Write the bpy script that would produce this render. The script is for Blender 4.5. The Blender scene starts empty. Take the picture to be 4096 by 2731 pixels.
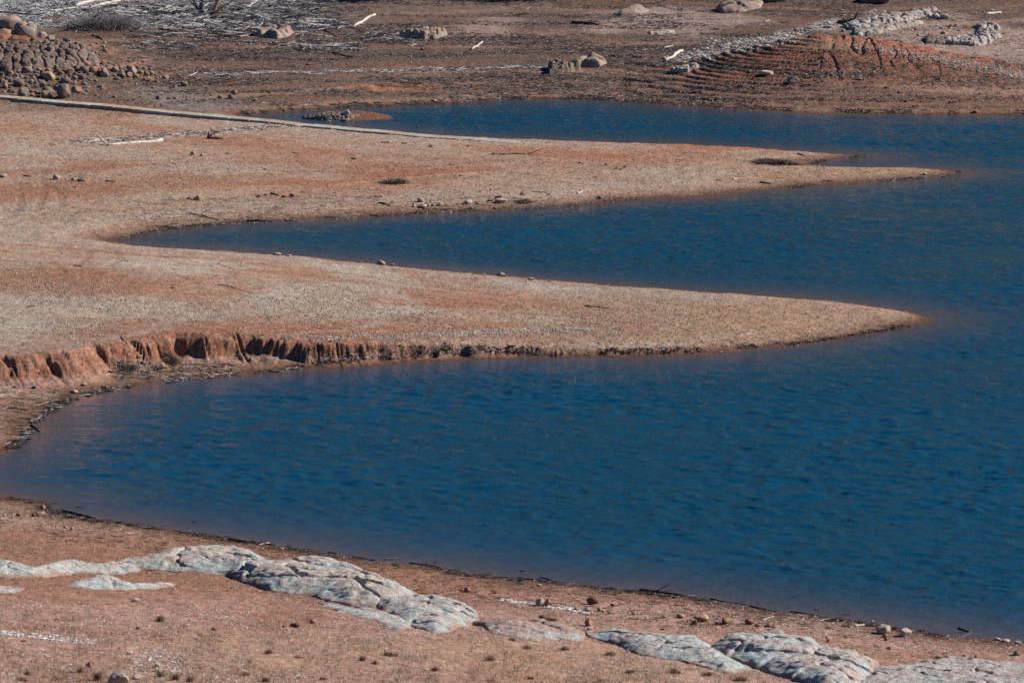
import bpy, math, random
import numpy as np
random.seed(7); rng = np.random.default_rng(11)
C = bpy.context.scene.collection
S = bpy.context.scene

# ------------------------------------------------------------------ camera geometry (metres, camera above origin, looking +Y)
H = 45.0; PITCH = math.radians(9.5); TH = math.tan(math.radians(7.0))
cp, sp = math.cos(PITCH), math.sin(PITCH)
def ray(px, py):
    a = (np.asarray(px, float)-2048)/2048*TH; b = (1365.5-np.asarray(py, float))/2048*TH
    return a, cp+b*sp, -sp+b*cp
def onplane(px, py, z=0.0):
    a, fy, fz = ray(px, py); t = (z-H)/fz
    return np.stack([a*t, fy*t], -1)
def proj(X, Y, Z):
    f = Y*cp-(Z-H)*sp; u = Y*sp+(Z-H)*cp
    return 2048+X/f*2048/TH, 1365.5-u/f*2048/TH
PXM = 2*TH/4096     # metres per photo pixel per metre of distance

# ------------------------------------------------------------------ noise
def _h(ix, iy, s):
    ix = ix.astype(np.int64) & 0xffffffff; iy = iy.astype(np.int64) & 0xffffffff
    n = (ix*374761393+iy*668265263+s*2147483647+s*974711) & 0xffffffff
    n = ((n ^ (n >> 13))*1274126177) & 0xffffffff
    n = ((n ^ (n >> 16))*2246822519) & 0xffffffff
    return ((n ^ (n >> 13)) & 0xffffff).astype(np.float64)/16777215.0
def vn(x, y, s=0):
    x0 = np.floor(x); y0 = np.floor(y); fx = x-x0; fy = y-y0
    fx = fx*fx*(3-2*fx); fy = fy*fy*(3-2*fy)
    a = _h(x0, y0, s); b = _h(x0+1, y0, s); c = _h(x0, y0+1, s); d = _h(x0+1, y0+1, s)
    return (a+(b-a)*fx+(c-a)*fy+(a-b-c+d)*fx*fy)*2-1
def fbm(x, y, o=4, s=0, g=.5):
    r = 0; a = 1; t = 0
    for i in range(o):
        r = r+a*vn(x, y, s+i*17); t += a; a *= g
        x, y = 1.9*x+.6*y+3.1, 1.9*y-.6*x+7.7
    return r/t
def worley(x, y, s=0):
    x0 = np.floor(x); y0 = np.floor(y)
    f1 = np.full(x.shape, 9.); f2 = f1.copy(); cid = np.zeros(x.shape)
    for i in (-1, 0, 1):
        for j in (-1, 0, 1):
            cx = x0+i; cy = y0+j
            px = cx+.15+.7*_h(cx, cy, s); py = cy+.15+.7*_h(cx, cy, s+5)
            d = np.hypot(px-x, py-y); c = _h(cx, cy, s+9)
            m = d < f1
            f2 = np.where(m, f1, np.minimum(f2, d)); cid = np.where(m, c, cid); f1 = np.where(m, d, f1)
    return f1, f2, cid
def ss(x, a=0., b=1.):
    t = np.clip((x-a)/(b-a), 0, 1); return t*t*(3-2*t)

# ------------------------------------------------------------------ lake outline (photo pixels put onto the water plane)
# attributes: near slope, width of near slope, far slope
F = (.13, 3, .078); G = (.09, 14, .165); SP = (.10, 5, .02); B = (.15, 3, .02)
far = [(959,460),(1000,458),(1126,447),(1234,440),(1374,430),(1561,423),(1702,416),(1818,412),(1889,405),(1982,400),(2100,398),(2234,397),(2374,400),(2496,406),(2655,419),(2842,428),(3000,440),(3233,451),(3466,456),(3839,459),(4096,459),(4400,458)]
fore = [(4096,2571),(3792,2543),(3606,2513),(3419,2487),(3233,2459),(3100,2444),(2935,2414),(2795,2393),(2561,2365),(2421,2353),(2210,2327),(2100,2316),(1872,2296),(1747,2271),(1498,2244),(1299,2217),(1100,2179),(847,2142),(548,2099),(374,2077),(239,2047),(149,2007),(0,1982),(-120,1950),(-190,1905)]
front1 = [(-130,1860),(0,1820),(37,1799),(84,1766),(112,1729),(136,1687),(178,1654),(234,1617),(327,1589),(421,1568),(561,1542),(702,1523),(889,1504),(1100,1488),(1234,1471),(1468,1455),(1655,1441),(1842,1431),(2100,1424),(2374,1423),(2608,1421),(2889,1407),(3000,1396),(3208,1375),(3356,1354),(3504,1327),(3563,1316),(3682,1298),(3721,1277)]
back1 = [(3682,1262),(3593,1244),(3415,1215),(3178,1195),(3000,1182),(2702,1162),(2468,1145),(2234,1124),(2100,1112),(1935,1099),(1702,1075),(1468,1054),(1234,1029),(1000,1012),(795,998),(608,986),(514,977)]
front3 = [(472,960),(514,948),(585,934),(678,916),(795,906),(935,895),(1100,885),(1187,884),(1374,874),(1491,867),(1608,860),(1795,848),(2000,840),(2187,832),(2327,823),(2421,811),(2561,799),(2702,792),(2842,785),(3100,757),(3270,742),(3489,728),(3606,720),(3699,713),(3800,706),(3845,690)]
back3 = [(3790,678),(3660,671),(3466,670),(3326,667)]
inlet = [(3261,664),(3254,652),(3280,645),(3360,636),(3455,625)]
back4 = [(3233,606),(3000,590),(2748,578),(2468,570),(2234,561),(2000,553),(1842,546),(1702,537),(1468,516),(1234,495),(1100,481),(1000,472)]
P = []; A = []
def add(lst, att, back=False):
    n = len(lst)
    for i, (x, y) in enumerate(lst):
        if back:
            zz = .45; p = onplane(x, y, zz); L = math.hypot(*p); k = 1+3.0/L; p = p*k
        else: p = onplane(x, y, 0.)
        P.append(p); A.append(att)
add(far, F)
for q in [(90,430),(130,440),(170,400),(180,330),(150,260),(110,215),(70,190),(40,184)]: P.append(np.array(q, float)); A.append(F if q[1] > 250 else G)
add(fore, G); add(front1, SP); add(back1, B, True); add(front3, SP); add(back3, B, True); add(inlet, SP); add(back4, B, True)
P = np.array(P); A = np.array(A)
def lake_fields(X, Y):
    """signed distance (land positive) and smooth slope attributes"""
    sh = X.shape; x = X.ravel(); y = Y.ravel(); n = len(P)
    dmin = np.full(x.shape, 1e9); inside = np.zeros(x.shape, bool); W = np.zeros(x.shape); T = np.zeros((3,)+x.shape)
    for i in range(n):
        a = P[i]; b = P[(i+1) % n]; ab = b-a; L2 = ab@ab+1e-9
        t = np.clip(((x-a[0])*ab[0]+(y-a[1])*ab[1])/L2, 0, 1)
        d2 = (x-a[0]-t*ab[0])**2+(y-a[1]-t*ab[1])**2
        dmin = np.minimum(dmin, d2)
        w = 1/(d2+.5)**3*math.sqrt(L2); W += w
        for k in range(3): T[k] += w*(A[i][k]*(1-t)+A[(i+1) % n][k]*t)
        c = (a[1] > y) != (b[1] > y)
        if abs(ab[1]) > 1e-9: inside ^= c & (x < a[0]+(y-a[1])*ab[0]/ab[1])
    d = np.sqrt(dmin); d = np.where(inside, -d, d)
    T /= W
    return d.reshape(sh), [t.reshape(sh) for t in T]

# polar grid helper: rows over distance Y, columns over u = X/Y
def rows(fac, cap, lo=34., hi=2100.):
    r = [lo]
    while r[-1] < hi:
        y = r[-1]
        if y < 118: s = 2.5
        elif y < 520:
            s = min(fac*y*y/45*.00024, cap)
            if 243 < y < 275: s = min(s, .18*fac)
            if 398 < y < 446: s = min(s, .26*fac)
        else: s = min(25, .5+(y-520)*.08)
        r.append(y+s)
    return np.array(r)
def cols(n):
    e = np.cumsum(np.linspace(.002, .035, 28))
    c = np.linspace(-.131, .131, n)
    return np.concatenate([-.131-e[::-1], c, .131+e])
CU = cols(420); CY = rows(2.2, 1.2)
cu, cy = np.meshgrid(CU, CY)
cd, ca = lake_fields(cu*cy, cy)
def bil(tab, U, Y, gu, gy):
    iu = np.clip(np.searchsorted(gu, U)-1, 0, len(gu)-2); iy = np.clip(np.searchsorted(gy, Y)-1, 0, len(gy)-2)
    fu = np.clip((U-gu[iu])/(gu[iu+1]-gu[iu]), 0, 1); fy = np.clip((Y-gy[iy])/(gy[iy+1]-gy[iy]), 0, 1)
    return (tab[iy, iu]*(1-fu)*(1-fy)+tab[iy, iu+1]*fu*(1-fy)+tab[iy+1, iu]*(1-fu)*fy+tab[iy+1, iu+1]*fu*fy)

# eroded bank along the front of the near spit
bank_px = [(-500,1600),(-300,1570),(0,1548),(150,1538),(330,1520),(450,1492),(600,1466),(800,1446),(1000,1448),(1234,1458),(1468,1449),(1655,1437),(2000,1421),(2374,1419),(2700,1415),(3000,1391),(3356,1350),(3563,1312),(3721,1277)]
bank_h = [1.3,1.3,1.4,1.45,1.5,1.5,1.45,1.4,1.35,1.25,1.1,.95,.6,.42,.36,.33,.3,.2,.05]
bank_w = [2.6,2.4,2.2,1.9,1.6,1.3,1.1,1.0,1.0,.9,.85,.8,.8,.8,.8,.8,.8,.8,.8]
BP = np.array([onplane(x, y, .35 if x < 1000 else .1) for x, y in bank_px]); BS = np.concatenate([[0], np.cumsum(np.hypot(*(BP[1:]-BP[:-1]).T))])
back_line = np.array([onplane(x, y, .45) for x, y in [(-900,930),(-300,938),(0,945),(250,958),(472,968)]+back1[::-1]])
def polydist(x, y, L, closed=False):
    dm = np.full(x.shape, 1e9); sd = np.zeros(x.shape); s0 = 0; sg = np.ones(x.shape)
    for i in range(len(L)-1):
        a = L[i]; ab = L[i+1]-a; l2 = ab@ab; t = np.clip(((x-a[0])*ab[0]+(y-a[1])*ab[1])/l2, 0, 1)
        d2 = (x-a[0]-t*ab[0])**2+(y-a[1]-t*ab[1])**2; m = d2 < dm
        dm = np.where(m, d2, dm); sd = np.where(m, s0+t*math.sqrt(l2), sd)
        sg = np.where(m, np.sign(ab[0]*(y-a[1])-ab[1]*(x-a[0])), sg); s0 += math.sqrt(l2)
    return np.sqrt(dm), sd, sg

mound_px = [2500,2750,2900,3100,3290,3500,3700,3900,4096,4300]; mound_h = [0,.5,1.6,2.8,3.5,3.0,2.1,1.1,.5,0]
def height(X, Y, fine=True):
    U = X/Y
    d = bil(cd, U, Y, CU, CY); s1 = bil(ca[0], U, Y, CU, CY); w = bil(ca[1], U, Y, CU, CY); s2 = bil(ca[2], U, Y, CU, CY)
    d = d+.40*fbm(X/2.2, Y/3, 4, 3)+.12*fbm(X/.6, Y/.6, 2, 6)+.5*fbm(X/9, Y/12, 2, 5)*ss(np.abs(d), 0, 6)
    h = np.where(d > 0, s1*np.minimum(d, w)+s2*np.maximum(d-w, 0), .09*d)
    lowland = ss(s2, .05, .02)
    h = np.where(d > 0, h*(1-lowland)+np.minimum(h, 2.2-.9*np.exp(-h/1.0)+0*h)*lowland, np.maximum(h, -2.5))
    px, py = proj(X, Y, np.maximum(h, 0))
    # far hillside: rises past the frame, low swells, wave-cut benches
    hill = ss(s2, .03, .075)*ss(d, 0, 4)*(Y > 330)
    h = h+hill*(.9*fbm(X/38, Y/30, 3, 21)*ss(d, 4, 40)+(.26+.05*vn(X/160, Y/200, 23))*np.maximum(Y-540, 0))+(Y > 540)*4*fbm(X/30, Y/60, 3, 25)*ss(Y, 540, 620)
    mx = np.interp(U, (np.array(mound_px)-2048)*PXM, mound_h)
    cyy = 429+1.5*np.sin(X/9.)-6*ss(U, .09, .14)
    m = mx*np.where(Y < cyy, np.exp(-((Y-cyy)/12.5)**2), np.exp(-((Y-cyy)/8.)**2))
    h = h+m
    # rocky rise at the left
    lr = np.exp(-((X+50-.2*(Y-420))/13)**2-((Y-424)/11.)**2); h = h+2.3*ss(lr, .1, .85)+1.1*np.exp(-((X+56)/6.)**2-((Y-433)/6.)**2)
    st = .27; wob = h+.16*fbm(X/16, Y/7, 3, 31)+.05*fbm(X/3, Y/2, 2, 32); tq = wob/st; fr = tq-np.floor(tq)
    tb_ = .8
    tb = tb_*(st*(np.floor(tq)+ss(fr, .42, .58))-wob)
    benchy = hill*ss(d, .1, .8)*np.clip(.30+.75*ss(px, 1900, 2600)*ss(py, 150, 260)+1.1*fbm(X/11, Y/3.2, 3, 44), 0, .95)
    h = h+tb*benchy
    # erosion gullies on the red mound
    gm = np.clip(m/2.2, 0, 1)*ss(px, 3150, 3400)
    g = np.abs(vn(X/1.1+.6*fbm(X/3, Y/4, 2, 61), Y/4., 63)); h = h-gm*.22*(1-ss(g, 0, .35))*(.3+ss(vn(X/5, Y/5, 65), -.4, .4))
    # bank
    db, sb, sg = polydist(X, Y, BP)
    e = db*sg
    hb = np.interp(X, BP[:, 0], bank_h); wb = np.interp(X, BP[:, 0], bank_w)
    n1 = np.abs(vn(sb/1.5+.25*np.sin(sb*.7), e*.12+2, 71)); n2 = np.abs(vn(sb/.62, e*.3+9, 73))
    nm = ss(vn(sb/4.3, e*0+3, 76), -.45, .25)
    notch = (1-ss(n1, 0, .22))*.6*nm+(1-ss(n2, 0, .30))*.32*ss(vn(sb/2.9, e*0+8, 77), -.5, .3)+(1-ss(np.abs(vn(sb/.33, e*.5+4, 72)), 0, .3))*.12
    e2 = e-notch*np.clip(hb/1.3, 0, 1)**2-.42*fbm(sb/3.1, e*.1+1, 4, 75)-.34*fbm(sb/.8, e*1.2+h, 4, 74)
    near = (Y < 330) & (X < 70) & (sb > 0)
    lip = .80*ss(e2/np.maximum(wb, .2), 0, 1)+.20*ss(e2, -1.3, .1)*(1+(.8*_h(np.floor(sb/1.3), sb*0, 3)-.4)*(1-ss(e2, .6, 1.6)))
    lip = np.minimum(lip, 1.)*(.93+.07*ss(e2, .5, 3))
    ledge = .10*fbm(sb/1.1, h*3+e2*2, 3, 79)*lip*(1-ss(e2, 1, 3))
    dbk, _, sgk = polydist(X, Y, back_line)
    fade = np.where(sgk < 0, ss(dbk, 0, 24), 0)
    fade = np.maximum(fade, 0)
    h = h+np.where(near, .10*fbm(X/.5, Y/.5, 3, 78)*(1-ss(np.abs(e2-.4), .3, 1.6))*np.clip(hb, 0, 1), 0)
    h = h+np.where(near, (hb*lip*fade*(1-.0*e)+ledge*2.0*np.clip(hb, 0, 1)), 0)
    # island in the back bay
    ix, iy = onplane(1395, 466, 0.1); r = np.hypot((X-ix)/4.3, (Y-iy)/(3.6))
    isl = .62*(1-r**2)+.10*fbm(X/.8, Y/.8, 3, 81); h = np.where((r < 1.5) & (np.abs(Y-iy) < 8), np.maximum(h, isl-.05), h)
    if fine:
        land = ss(d, -.5, .6); R = fbm(X/2.6, Y/2.6, 2, 91)
        h = h+land*(.05*R+.040*fbm(X/.75, Y/.75, 2, 95)+.024*vn(X/.3, Y/.3, 97)+.05*hill*fbm(X/1.6, Y/1.1, 3, 99))
        h = h+land*ss(Y, 200, 150)*.06*fbm(X/3.5, Y/2.2, 2, 101)
    return h, d, hill, m, e2, lip*near, hb

UU = cols(1000); YY = rows(.95, .42)
gu, gy = np.meshgrid(UU, YY); GX = gu*gy
GZ, GD, GH, GM, GE, GL, GB = height(GX, gy)
def ground(x, y):
    x = np.asarray(x, float); y = np.asarray(y, float)
    return bil(GZ, x/y, y, UU, YY)
def gp(px, py, n=700):
    """photo pixel -> point on the terrain (first hit along the view line)"""
    px = np.atleast_1d(np.asarray(px, float)); py = np.atleast_1d(np.asarray(py, float))
    a, fy, fz = ray(px, py); out = np.zeros((len(px), 3))
    for c0 in range(0, len(px), 4000):
        sl = slice(c0, c0+4000)
        t = np.linspace(90, 620, n)[None, :]
        X = a[sl, None]*t; Y = fy[sl, None]*t; Z = H+fz[sl, None]*t
        gz = np.maximum(ground(X, Y), 0)
        hit = Z < gz; k = np.argmax(hit, 1); k = np.where(hit.any(1), k, n-1); r = np.arange(len(k)); k0 = np.maximum(k-1, 0)
        f0 = (Z-gz)[r, k0]; f1 = (Z-gz)[r, k]; fr = np.clip(f0/np.where(abs(f0-f1) < 1e-9, 1, f0-f1), 0, 1)
        tt = t[0][k0]*(1-fr)+t[0][k]*fr
        out[sl, 0] = a[sl]*tt; out[sl, 1] = fy[sl]*tt; out[sl, 2] = np.maximum(ground(out[sl, 0], out[sl, 1]), 0)
    return out

# ------------------------------------------------------------------ mesh + material helpers
def mesh(name, V, Fc, mat=None, parent=None, col=None, smooth=False, loc=None):
    V = np.asarray(V, np.float32).reshape(-1, 3); Fc = np.asarray(Fc, np.int32)
    if loc is not None: V = V-np.asarray(loc, np.float32)
    me = bpy.data.meshes.new(name); k = Fc.shape[1]; nf = len(Fc)
    me.vertices.add(len(V)); me.vertices.foreach_set('co', V.ravel())
    me.loops.add(nf*k); me.loops.foreach_set('vertex_index', Fc.ravel())
    me.polygons.add(nf); me.polygons.foreach_set('loop_start', np.arange(nf, dtype=np.int32)*k)
    me.polygons.foreach_set('loop_total', np.full(nf, k, np.int32))
    me.update(calc_edges=True)
    me.polygons.foreach_set('use_smooth', np.full(nf, smooth))
    if col is not None:
        c = np.ones((len(V), 4), np.float32); c[:, :col.shape[1]] = col
        at = me.color_attributes.new('Col', 'FLOAT_COLOR', 'POINT'); at.data.foreach_set('color', c.ravel())
    if mat: me.materials.append(mat)
    o = bpy.data.objects.new(name, me); C.objects.link(o)
    if loc is not None: o.location = [float(v) for v in loc]
    if parent: o.parent = parent
    return o
def tag(o, label=None, cat=None, group=None, kind=None):
    if label: o['label'] = label
    if cat: o['category'] = cat
    if group: o['group'] = group
    if kind: o['kind'] = kind
    return o
def empty(name, loc, *a, **k):
    o = bpy.data.objects.new(name, None); C.objects.link(o); o.location = [float(v) for v in loc]; return tag(o, *a, **k)
def gridfaces(ny, nx):
    i = np.arange(ny-1)[:, None]*nx+np.arange(nx-1)[None]
    return np.stack([i, i+1, i+nx+1, i+nx], -1).reshape(-1, 4)

def nodes(name):
    m = bpy.data.materials.new(name); m.use_nodes = True; nt = m.node_tree; b = nt.nodes['Principled BSDF']
    return m, nt, b
def N(nt, t, **kw):
    n = nt.nodes.new(t)
    for k, v in kw.items():
        if k in n.inputs: n.inputs[k].default_value = v
        else: setattr(n, k, v)
    return n
def noise(nt, scale, detail=3, vec=None, dist=0, rough=.55):
    n = N(nt, 'ShaderNodeTexNoise'); n.inputs['Scale'].default_value = scale; n.inputs['Detail'].default_value = detail
    n.inputs['Distortion'].default_value = dist; n.inputs['Roughness'].default_value = rough
    if vec is not None: nt.links.new(vec, n.inputs['Vector'])
    return n.outputs['Fac']
def ramp(nt, fac, lo, hi, a=0., b=1.):
    n = N(nt, 'ShaderNodeMapRange'); n.inputs['From Min'].default_value = lo; n.inputs['From Max'].default_value = hi
    n.inputs['To Min'].default_value = a; n.inputs['To Max'].default_value = b; nt.links.new(fac, n.inputs['Value']); return n.outputs['Result']
def mix(nt, fac, a, b, mode='MIX'):
    n = N(nt, 'ShaderNodeMix'); n.data_type = 'RGBA'; n.blend_type = mode
    for sock, v in ((n.inputs[0], fac), (n.inputs[6], a), (n.inputs[7], b)):
        if isinstance(v, (int, float)): sock.default_value = v
        elif isinstance(v, tuple): sock.default_value = v+(1,)
        else: nt.links.new(v, sock)
    return n.outputs[2]
def math_(nt, op, a, b=None):
    n = N(nt, 'ShaderNodeMath'); n.operation = op
    for i, v in enumerate((a, b)):
        if v is None: continue
        if isinstance(v, (int, float)): n.inputs[i].default_value = v
        else: nt.links.new(v, n.inputs[i])
    return n.outputs[0]
def bump(nt, b, hgt, dist, strength=1.):
    n = N(nt, 'ShaderNodeBump'); n.inputs['Distance'].default_value = dist; n.inputs['Strength'].default_value = strength
    nt.links.new(hgt, n.inputs['Height']); nt.links.new(n.outputs[0], b.inputs['Normal'])
def objvec(nt, scale=(1, 1, 1)):
    tc = N(nt, 'ShaderNodeTexCoord'); mp = N(nt, 'ShaderNodeMapping'); mp.inputs['Scale'].default_value = scale
    nt.links.new(tc.outputs['Object'], mp.inputs['Vector']); return mp.outputs[0]

def ground_mat():
    m, nt, b = nodes('soil'); v = objvec(nt)
    at = N(nt, 'ShaderNodeAttribute', attribute_name='Col'); col = at.outputs['Color']; grav = at.outputs['Alpha']
    n1 = noise(nt, .9, 5, v); n2 = noise(nt, 5, 4, v); n3 = noise(nt, 17, 3, v, rough=.7); n4 = noise(nt, 6.5, 3, v, rough=.7); n6 = noise(nt, 5.2, 2, objvec(nt, (1, 1.3, 1)), rough=.75)
    c = mix(nt, 1., col, mix(nt, ramp(nt, n1, .3, .7), (.72, .69, .68), (1.12, 1.10, 1.08)), 'MULTIPLY')
    c = mix(nt, 1., c, mix(nt, ramp(nt, n2, .35, .66), (.58, .52, .49), (1.25, 1.24, 1.22)), 'MULTIPLY')
    # small pebbles and debris: pale and dark flecks, denser where the gravel attribute is high
    pale = math_(nt, 'MULTIPLY', ramp(nt, n3, .56, .66), ramp(nt, grav, -.2, 1, 0, .8))
    c = mix(nt, pale, c, (.50, .45, .40))
    dark = math_(nt, 'MULTIPLY', ramp(nt, n4, .40, .32), ramp(nt, grav, 0, 1, .6, .7))
    c = mix(nt, dark, c, (.10, .065, .05))
    c = mix(nt, math_(nt, 'MULTIPLY', ramp(nt, n6, .60, .66), ramp(nt, grav, -.2, 1, 0, .85)), c, (.56, .49, .42))
    nt.links.new(c, b.inputs['Base Color']); b.inputs['Roughness'].default_value = 1.; b.inputs['Specular IOR Level'].default_value = .05
    hh = math_(nt, 'ADD', math_(nt, 'MULTIPLY', n2, .5), math_(nt, 'MULTIPLY', n3, .35)); bump(nt, b, hh, .15)
    return m
def attr_mat(name, rough=.9, ns=6., nb=.03, lo=.7, hi=1.2, metal=None):
    m, nt, b = nodes(name); v = objvec(nt); at = N(nt, 'ShaderNodeAttribute', attribute_name='Col')
    n1 = noise(nt, ns, 4, v); c = mix(nt, 1., at.outputs['Color'], mix(nt, ramp(nt, n1, .3, .7), (lo,)*3, (hi,)*3), 'MULTIPLY')
    nt.links.new(c, b.inputs['Base Color']); b.inputs['Roughness'].default_value = rough; b.inputs['Specular IOR Level'].default_value = .25
    if nb: bump(nt, b, noise(nt, ns*2, 4, v), nb)
    return m
def rock_mat(name, c1, c2, c3=None, sc=1.6, rough=.95, nb=.08, wb=None):
    m, nt, b = nodes(name); v = objvec(nt)
    n1 = noise(nt, sc, 5, v); n2 = noise(nt, sc*5, 4, v, rough=.65); n3 = noise(nt, sc*.5, 3, v)
    c = mix(nt, ramp(nt, n1, .38, .62), c1, c2)
    if c3: c = mix(nt, ramp(nt, n3, .45, .6), c, c3)
    c = mix(nt, 1., c, mix(nt, ramp(nt, n2, .3, .68), (.6, .6, .6), (1.25, 1.25, 1.25)), 'MULTIPLY')
    nt.links.new(c, b.inputs['Base Color']); b.inputs['Roughness'].default_value = rough; b.inputs['Specular IOR Level'].default_value = .12
    bump(nt, b, math_(nt, 'ADD', n2, math_(nt, 'MULTIPLY', n1, .6)), nb); return m
M = {}
M['soil'] = ground_mat()
M['stuff'] = attr_mat('loose_debris', ns=3, nb=0)
M['wood_pale'] = rock_mat('bleached_wood', (.62, .56, .48), (.42, .36, .30), sc=3, nb=.03)
M['wood_tan'] = rock_mat('tan_wood', (.42, .31, .22), (.30, .20, .14), sc=3, nb=.03)
M['wood_grey'] = rock_mat('grey_wood', (.24, .22, .20), (.12, .105, .10), sc=3, nb=.03)
M['wood_dark'] = rock_mat('dark_wood', (.035, .03, .028), (.075, .06, .05), sc=3, nb=.03)
M['rock_pale'] = rock_mat('pale_rock', (.46, .38, .31), (.33, .255, .20), nb=.05)
M['rock_tan'] = rock_mat('tan_rock', (.40, .26, .17), (.30, .19, .13), nb=.06)
M['rock_brown'] = rock_mat('brown_rock', (.30, .15, .09), (.22, .11, .075), (.33, .21, .14), nb=.05)
M['rock_red'] = rock_mat('red_rock', (.23, .11, .072), (.17, .08, .055), nb=.05)
M['rock_grey'] = rock_mat('grey_rock', (.19, .15, .12), (.115, .09, .075), (.23, .165, .125), nb=.07)
M['rock_pink'] = rock_mat('pink_granite', (.34, .225, .17), (.24, .155, .12), (.31, .24, .20), nb=.06)
M['rock_orange'] = rock_mat('orange_rock', (.42, .17, .07), (.50, .44, .38), sc=3, nb=.04)
M['cobble'] = rock_mat('cobble_rock', (.175, .12, .092), (.105, .075, .06), (.21, .155, .125), sc=.8, nb=.08)
M['weed'] = attr_mat('dry_weed', ns=4, nb=0)
M['concrete'] = rock_mat('worn_concrete', (.40, .36, .30), (.32, .28, .23), (.36, .25, .17), sc=.5, nb=.015)
def lichen_mat():
    m, nt, b = nodes('lichen_granite'); v = objvec(nt); at = N(nt, 'ShaderNodeAttribute', attribute_name='Col')
    n2 = noise(nt, 7, 5, v, rough=.7); n3 = noise(nt, 1.3, 4, v); n5 = noise(nt, 22, 3, v, rough=.7)
    c = mix(nt, ramp(nt, n3, .44, .60, 0, .55), at.outputs['Color'], (.36, .26, .22))
    c = mix(nt, 1., c, mix(nt, ramp(nt, n2, .32, .66), (.58, .58, .58), (1.2, 1.2, 1.2)), 'MULTIPLY')
    c = mix(nt, ramp(nt, n5, .58, .68, 0, .5), c, (.14, .15, .14))
    so_ = noise(nt, .9, 5, v, rough=.65); c = mix(nt, ramp(nt, so_, .52, .64, 0, .4), c, (.32, .19, .145))
    nt.links.new(c, b.inputs['Base Color']); b.inputs['Roughness'].default_value = .95; b.inputs['Specular IOR Level'].default_value = .1
    bump(nt, b, math_(nt, 'ADD', n2, math_(nt, 'MULTIPLY', n5, .4)), .09); return m
M['lichen'] = lichen_mat(); M['ridge'] = rock_mat('ridge_rock', (.37, .30, .25), (.24, .185, .15), (.42, .37, .33), nb=.09)

# ------------------------------------------------------------------ terrain colour (what the soil is; the right bank's dark strip also holds shade)
RED = np.array([.34, .135, .070]); TAN = np.array([.375, .250, .178]); GRY = np.array([.40, .325, .255]); PNK = np.array([.39, .228, .180])
DRB = np.array([.15, .105, .085]); BRN = np.array([.25, .135, .09]); WET = np.array([.10, .05, .033]); OCH = np.array([.36, .23, .135]); PAL = np.array([.50, .46, .42])
GPX, GPY = proj(GX, gy, GZ)
def lerp(c, k, t): t = np.clip(t, 0, 1)[..., None]; return c*(1-t)+k*t
def patch(cx, cy_, rx, ry, ang=0., nz=.5, seed=0):
    a = math.radians(ang); dx = GPX-cx; dy = GPY-cy_; x = (dx*math.cos(a)+dy*math.sin(a))/rx; y = (-dx*math.sin(a)+dy*math.cos(a))/ry
    r = np.sqrt(x*x+y*y)+nz*NB[seed % 3]; return 1-ss(r, .55, 1.15)
NB = [fbm(GX/5, gy/6, 4, 201), fbm(GX/2.5, gy/4, 4, 203), fbm(GX/9, gy/14, 4, 205)]
NL = fbm(GX/14, gy/16, 4, 211); NS = fbm(GX/30, gy/4, 4, 213)
col = np.broadcast_to(TAN, GX.shape+(3,)).copy(); grav = np.full(GX.shape, .35)
col = lerp(col, RED, .55*ss(NB[2], .05, .45)); 
fg = ss(gy, 215, 205)
col = lerp(col, np.array([.285, .135, .085]), fg*.92); col = lerp(col, PNK*.95, fg*ss(GPY, 2330, 2440)*ss(NB[0], -.7, .1)); grav = grav+fg*.25*ss(GPY, 2400, 2600)
col = lerp(col, OCH, fg*ss(GPY, 2450, 2600)*.45*ss(NB[2], -.1, .3))
# far hillside
hl = GH
far_c = BRN*.32+RED*.22
col = lerp(col, far_c, hl); ZB = fbm(GX/55+.3*NB[2], GZ/.22+.4*NB[0], 3, 221); ZC = fbm(GX/30, GZ/.09, 2, 223)
col = lerp(col, DRB*.8, hl*.55*ss(NS, -.1, .25)); col = lerp(col, DRB*.45, hl*.75*ss(ZB, .02, .28)); col = lerp(col, PNK*.95, hl*.5*ss(-ZB, .12, .35)); col = lerp(col, DRB*.4, hl*.5*ss(ZC, .15, .4)*ss(GPX, 1800, 2600)); col = lerp(col, DRB, hl*.75*ss(GPY, 230, 60)*ss(NB[2], -.5, .3)*ss(GPX, 2900, 1500))
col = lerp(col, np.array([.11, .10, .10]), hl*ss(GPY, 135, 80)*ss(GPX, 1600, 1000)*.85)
col = lerp(col, np.array([.055, .07, .035]), ss(gy, 505, 530))
col = lerp(col, BRN*.5, hl*patch(250, 380, 520, 60, 5, .3)*.95)
col = lerp(col, np.array([.19, .165, .145]), patch(760, 400, 330, 45, 6, .4)*hl*.85)
col = lerp(col, RED*.9, patch(1600, 350, 190, 16, 0, .5)*hl)
col = lerp(col, np.array([.40, .28, .235]), patch(1900, 120, 190, 40, -8, .6)*hl*.6); 
col = lerp(col, np.array([.40, .29, .25]), patch(2650, 90, 500, 60, 0, .6)*hl*.7)
col = lerp(col, np.array([.36, .26, .215]), patch(3900, 190, 500, 110, 10, .6)*hl*.85); 
mk_ = np.maximum(ss(GM+.25*NB[0], .05, .6)*(1-ss(gy, 430, 435)), hl*patch(3500, 350, 900, 105, 2, .25)*.85); col = lerp(col, np.array([.27, .088, .048]), mk_*.94); col = lerp(col, BRN*.38, mk_*.8*ss(ZC+.5*ZB, .0, .25)*ss(GPY, 150, 260)); col = lerp(col, OCH*.75, ss(GM, 1.2, 2.5)*patch(3300, 180, 260, 26, 4)*.6)
col = lerp(col, BRN*.72, hl*ss(GPY, 280, 350)*ss(GPX, 2200, 2700)*.85); col = lerp(col, PNK, hl*patch(3900, 360, 350, 20, 2, .5)*.5)
dw = np.abs(GPY-(220-(GPX-2780)*.222)); col = lerp(col, PAL, (1-ss(dw+34*NB[1], 0, 22))*ss(GPX, 2600, 2800)*(1-ss(GPX, 3450, 3560))*hl*.6)
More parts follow.
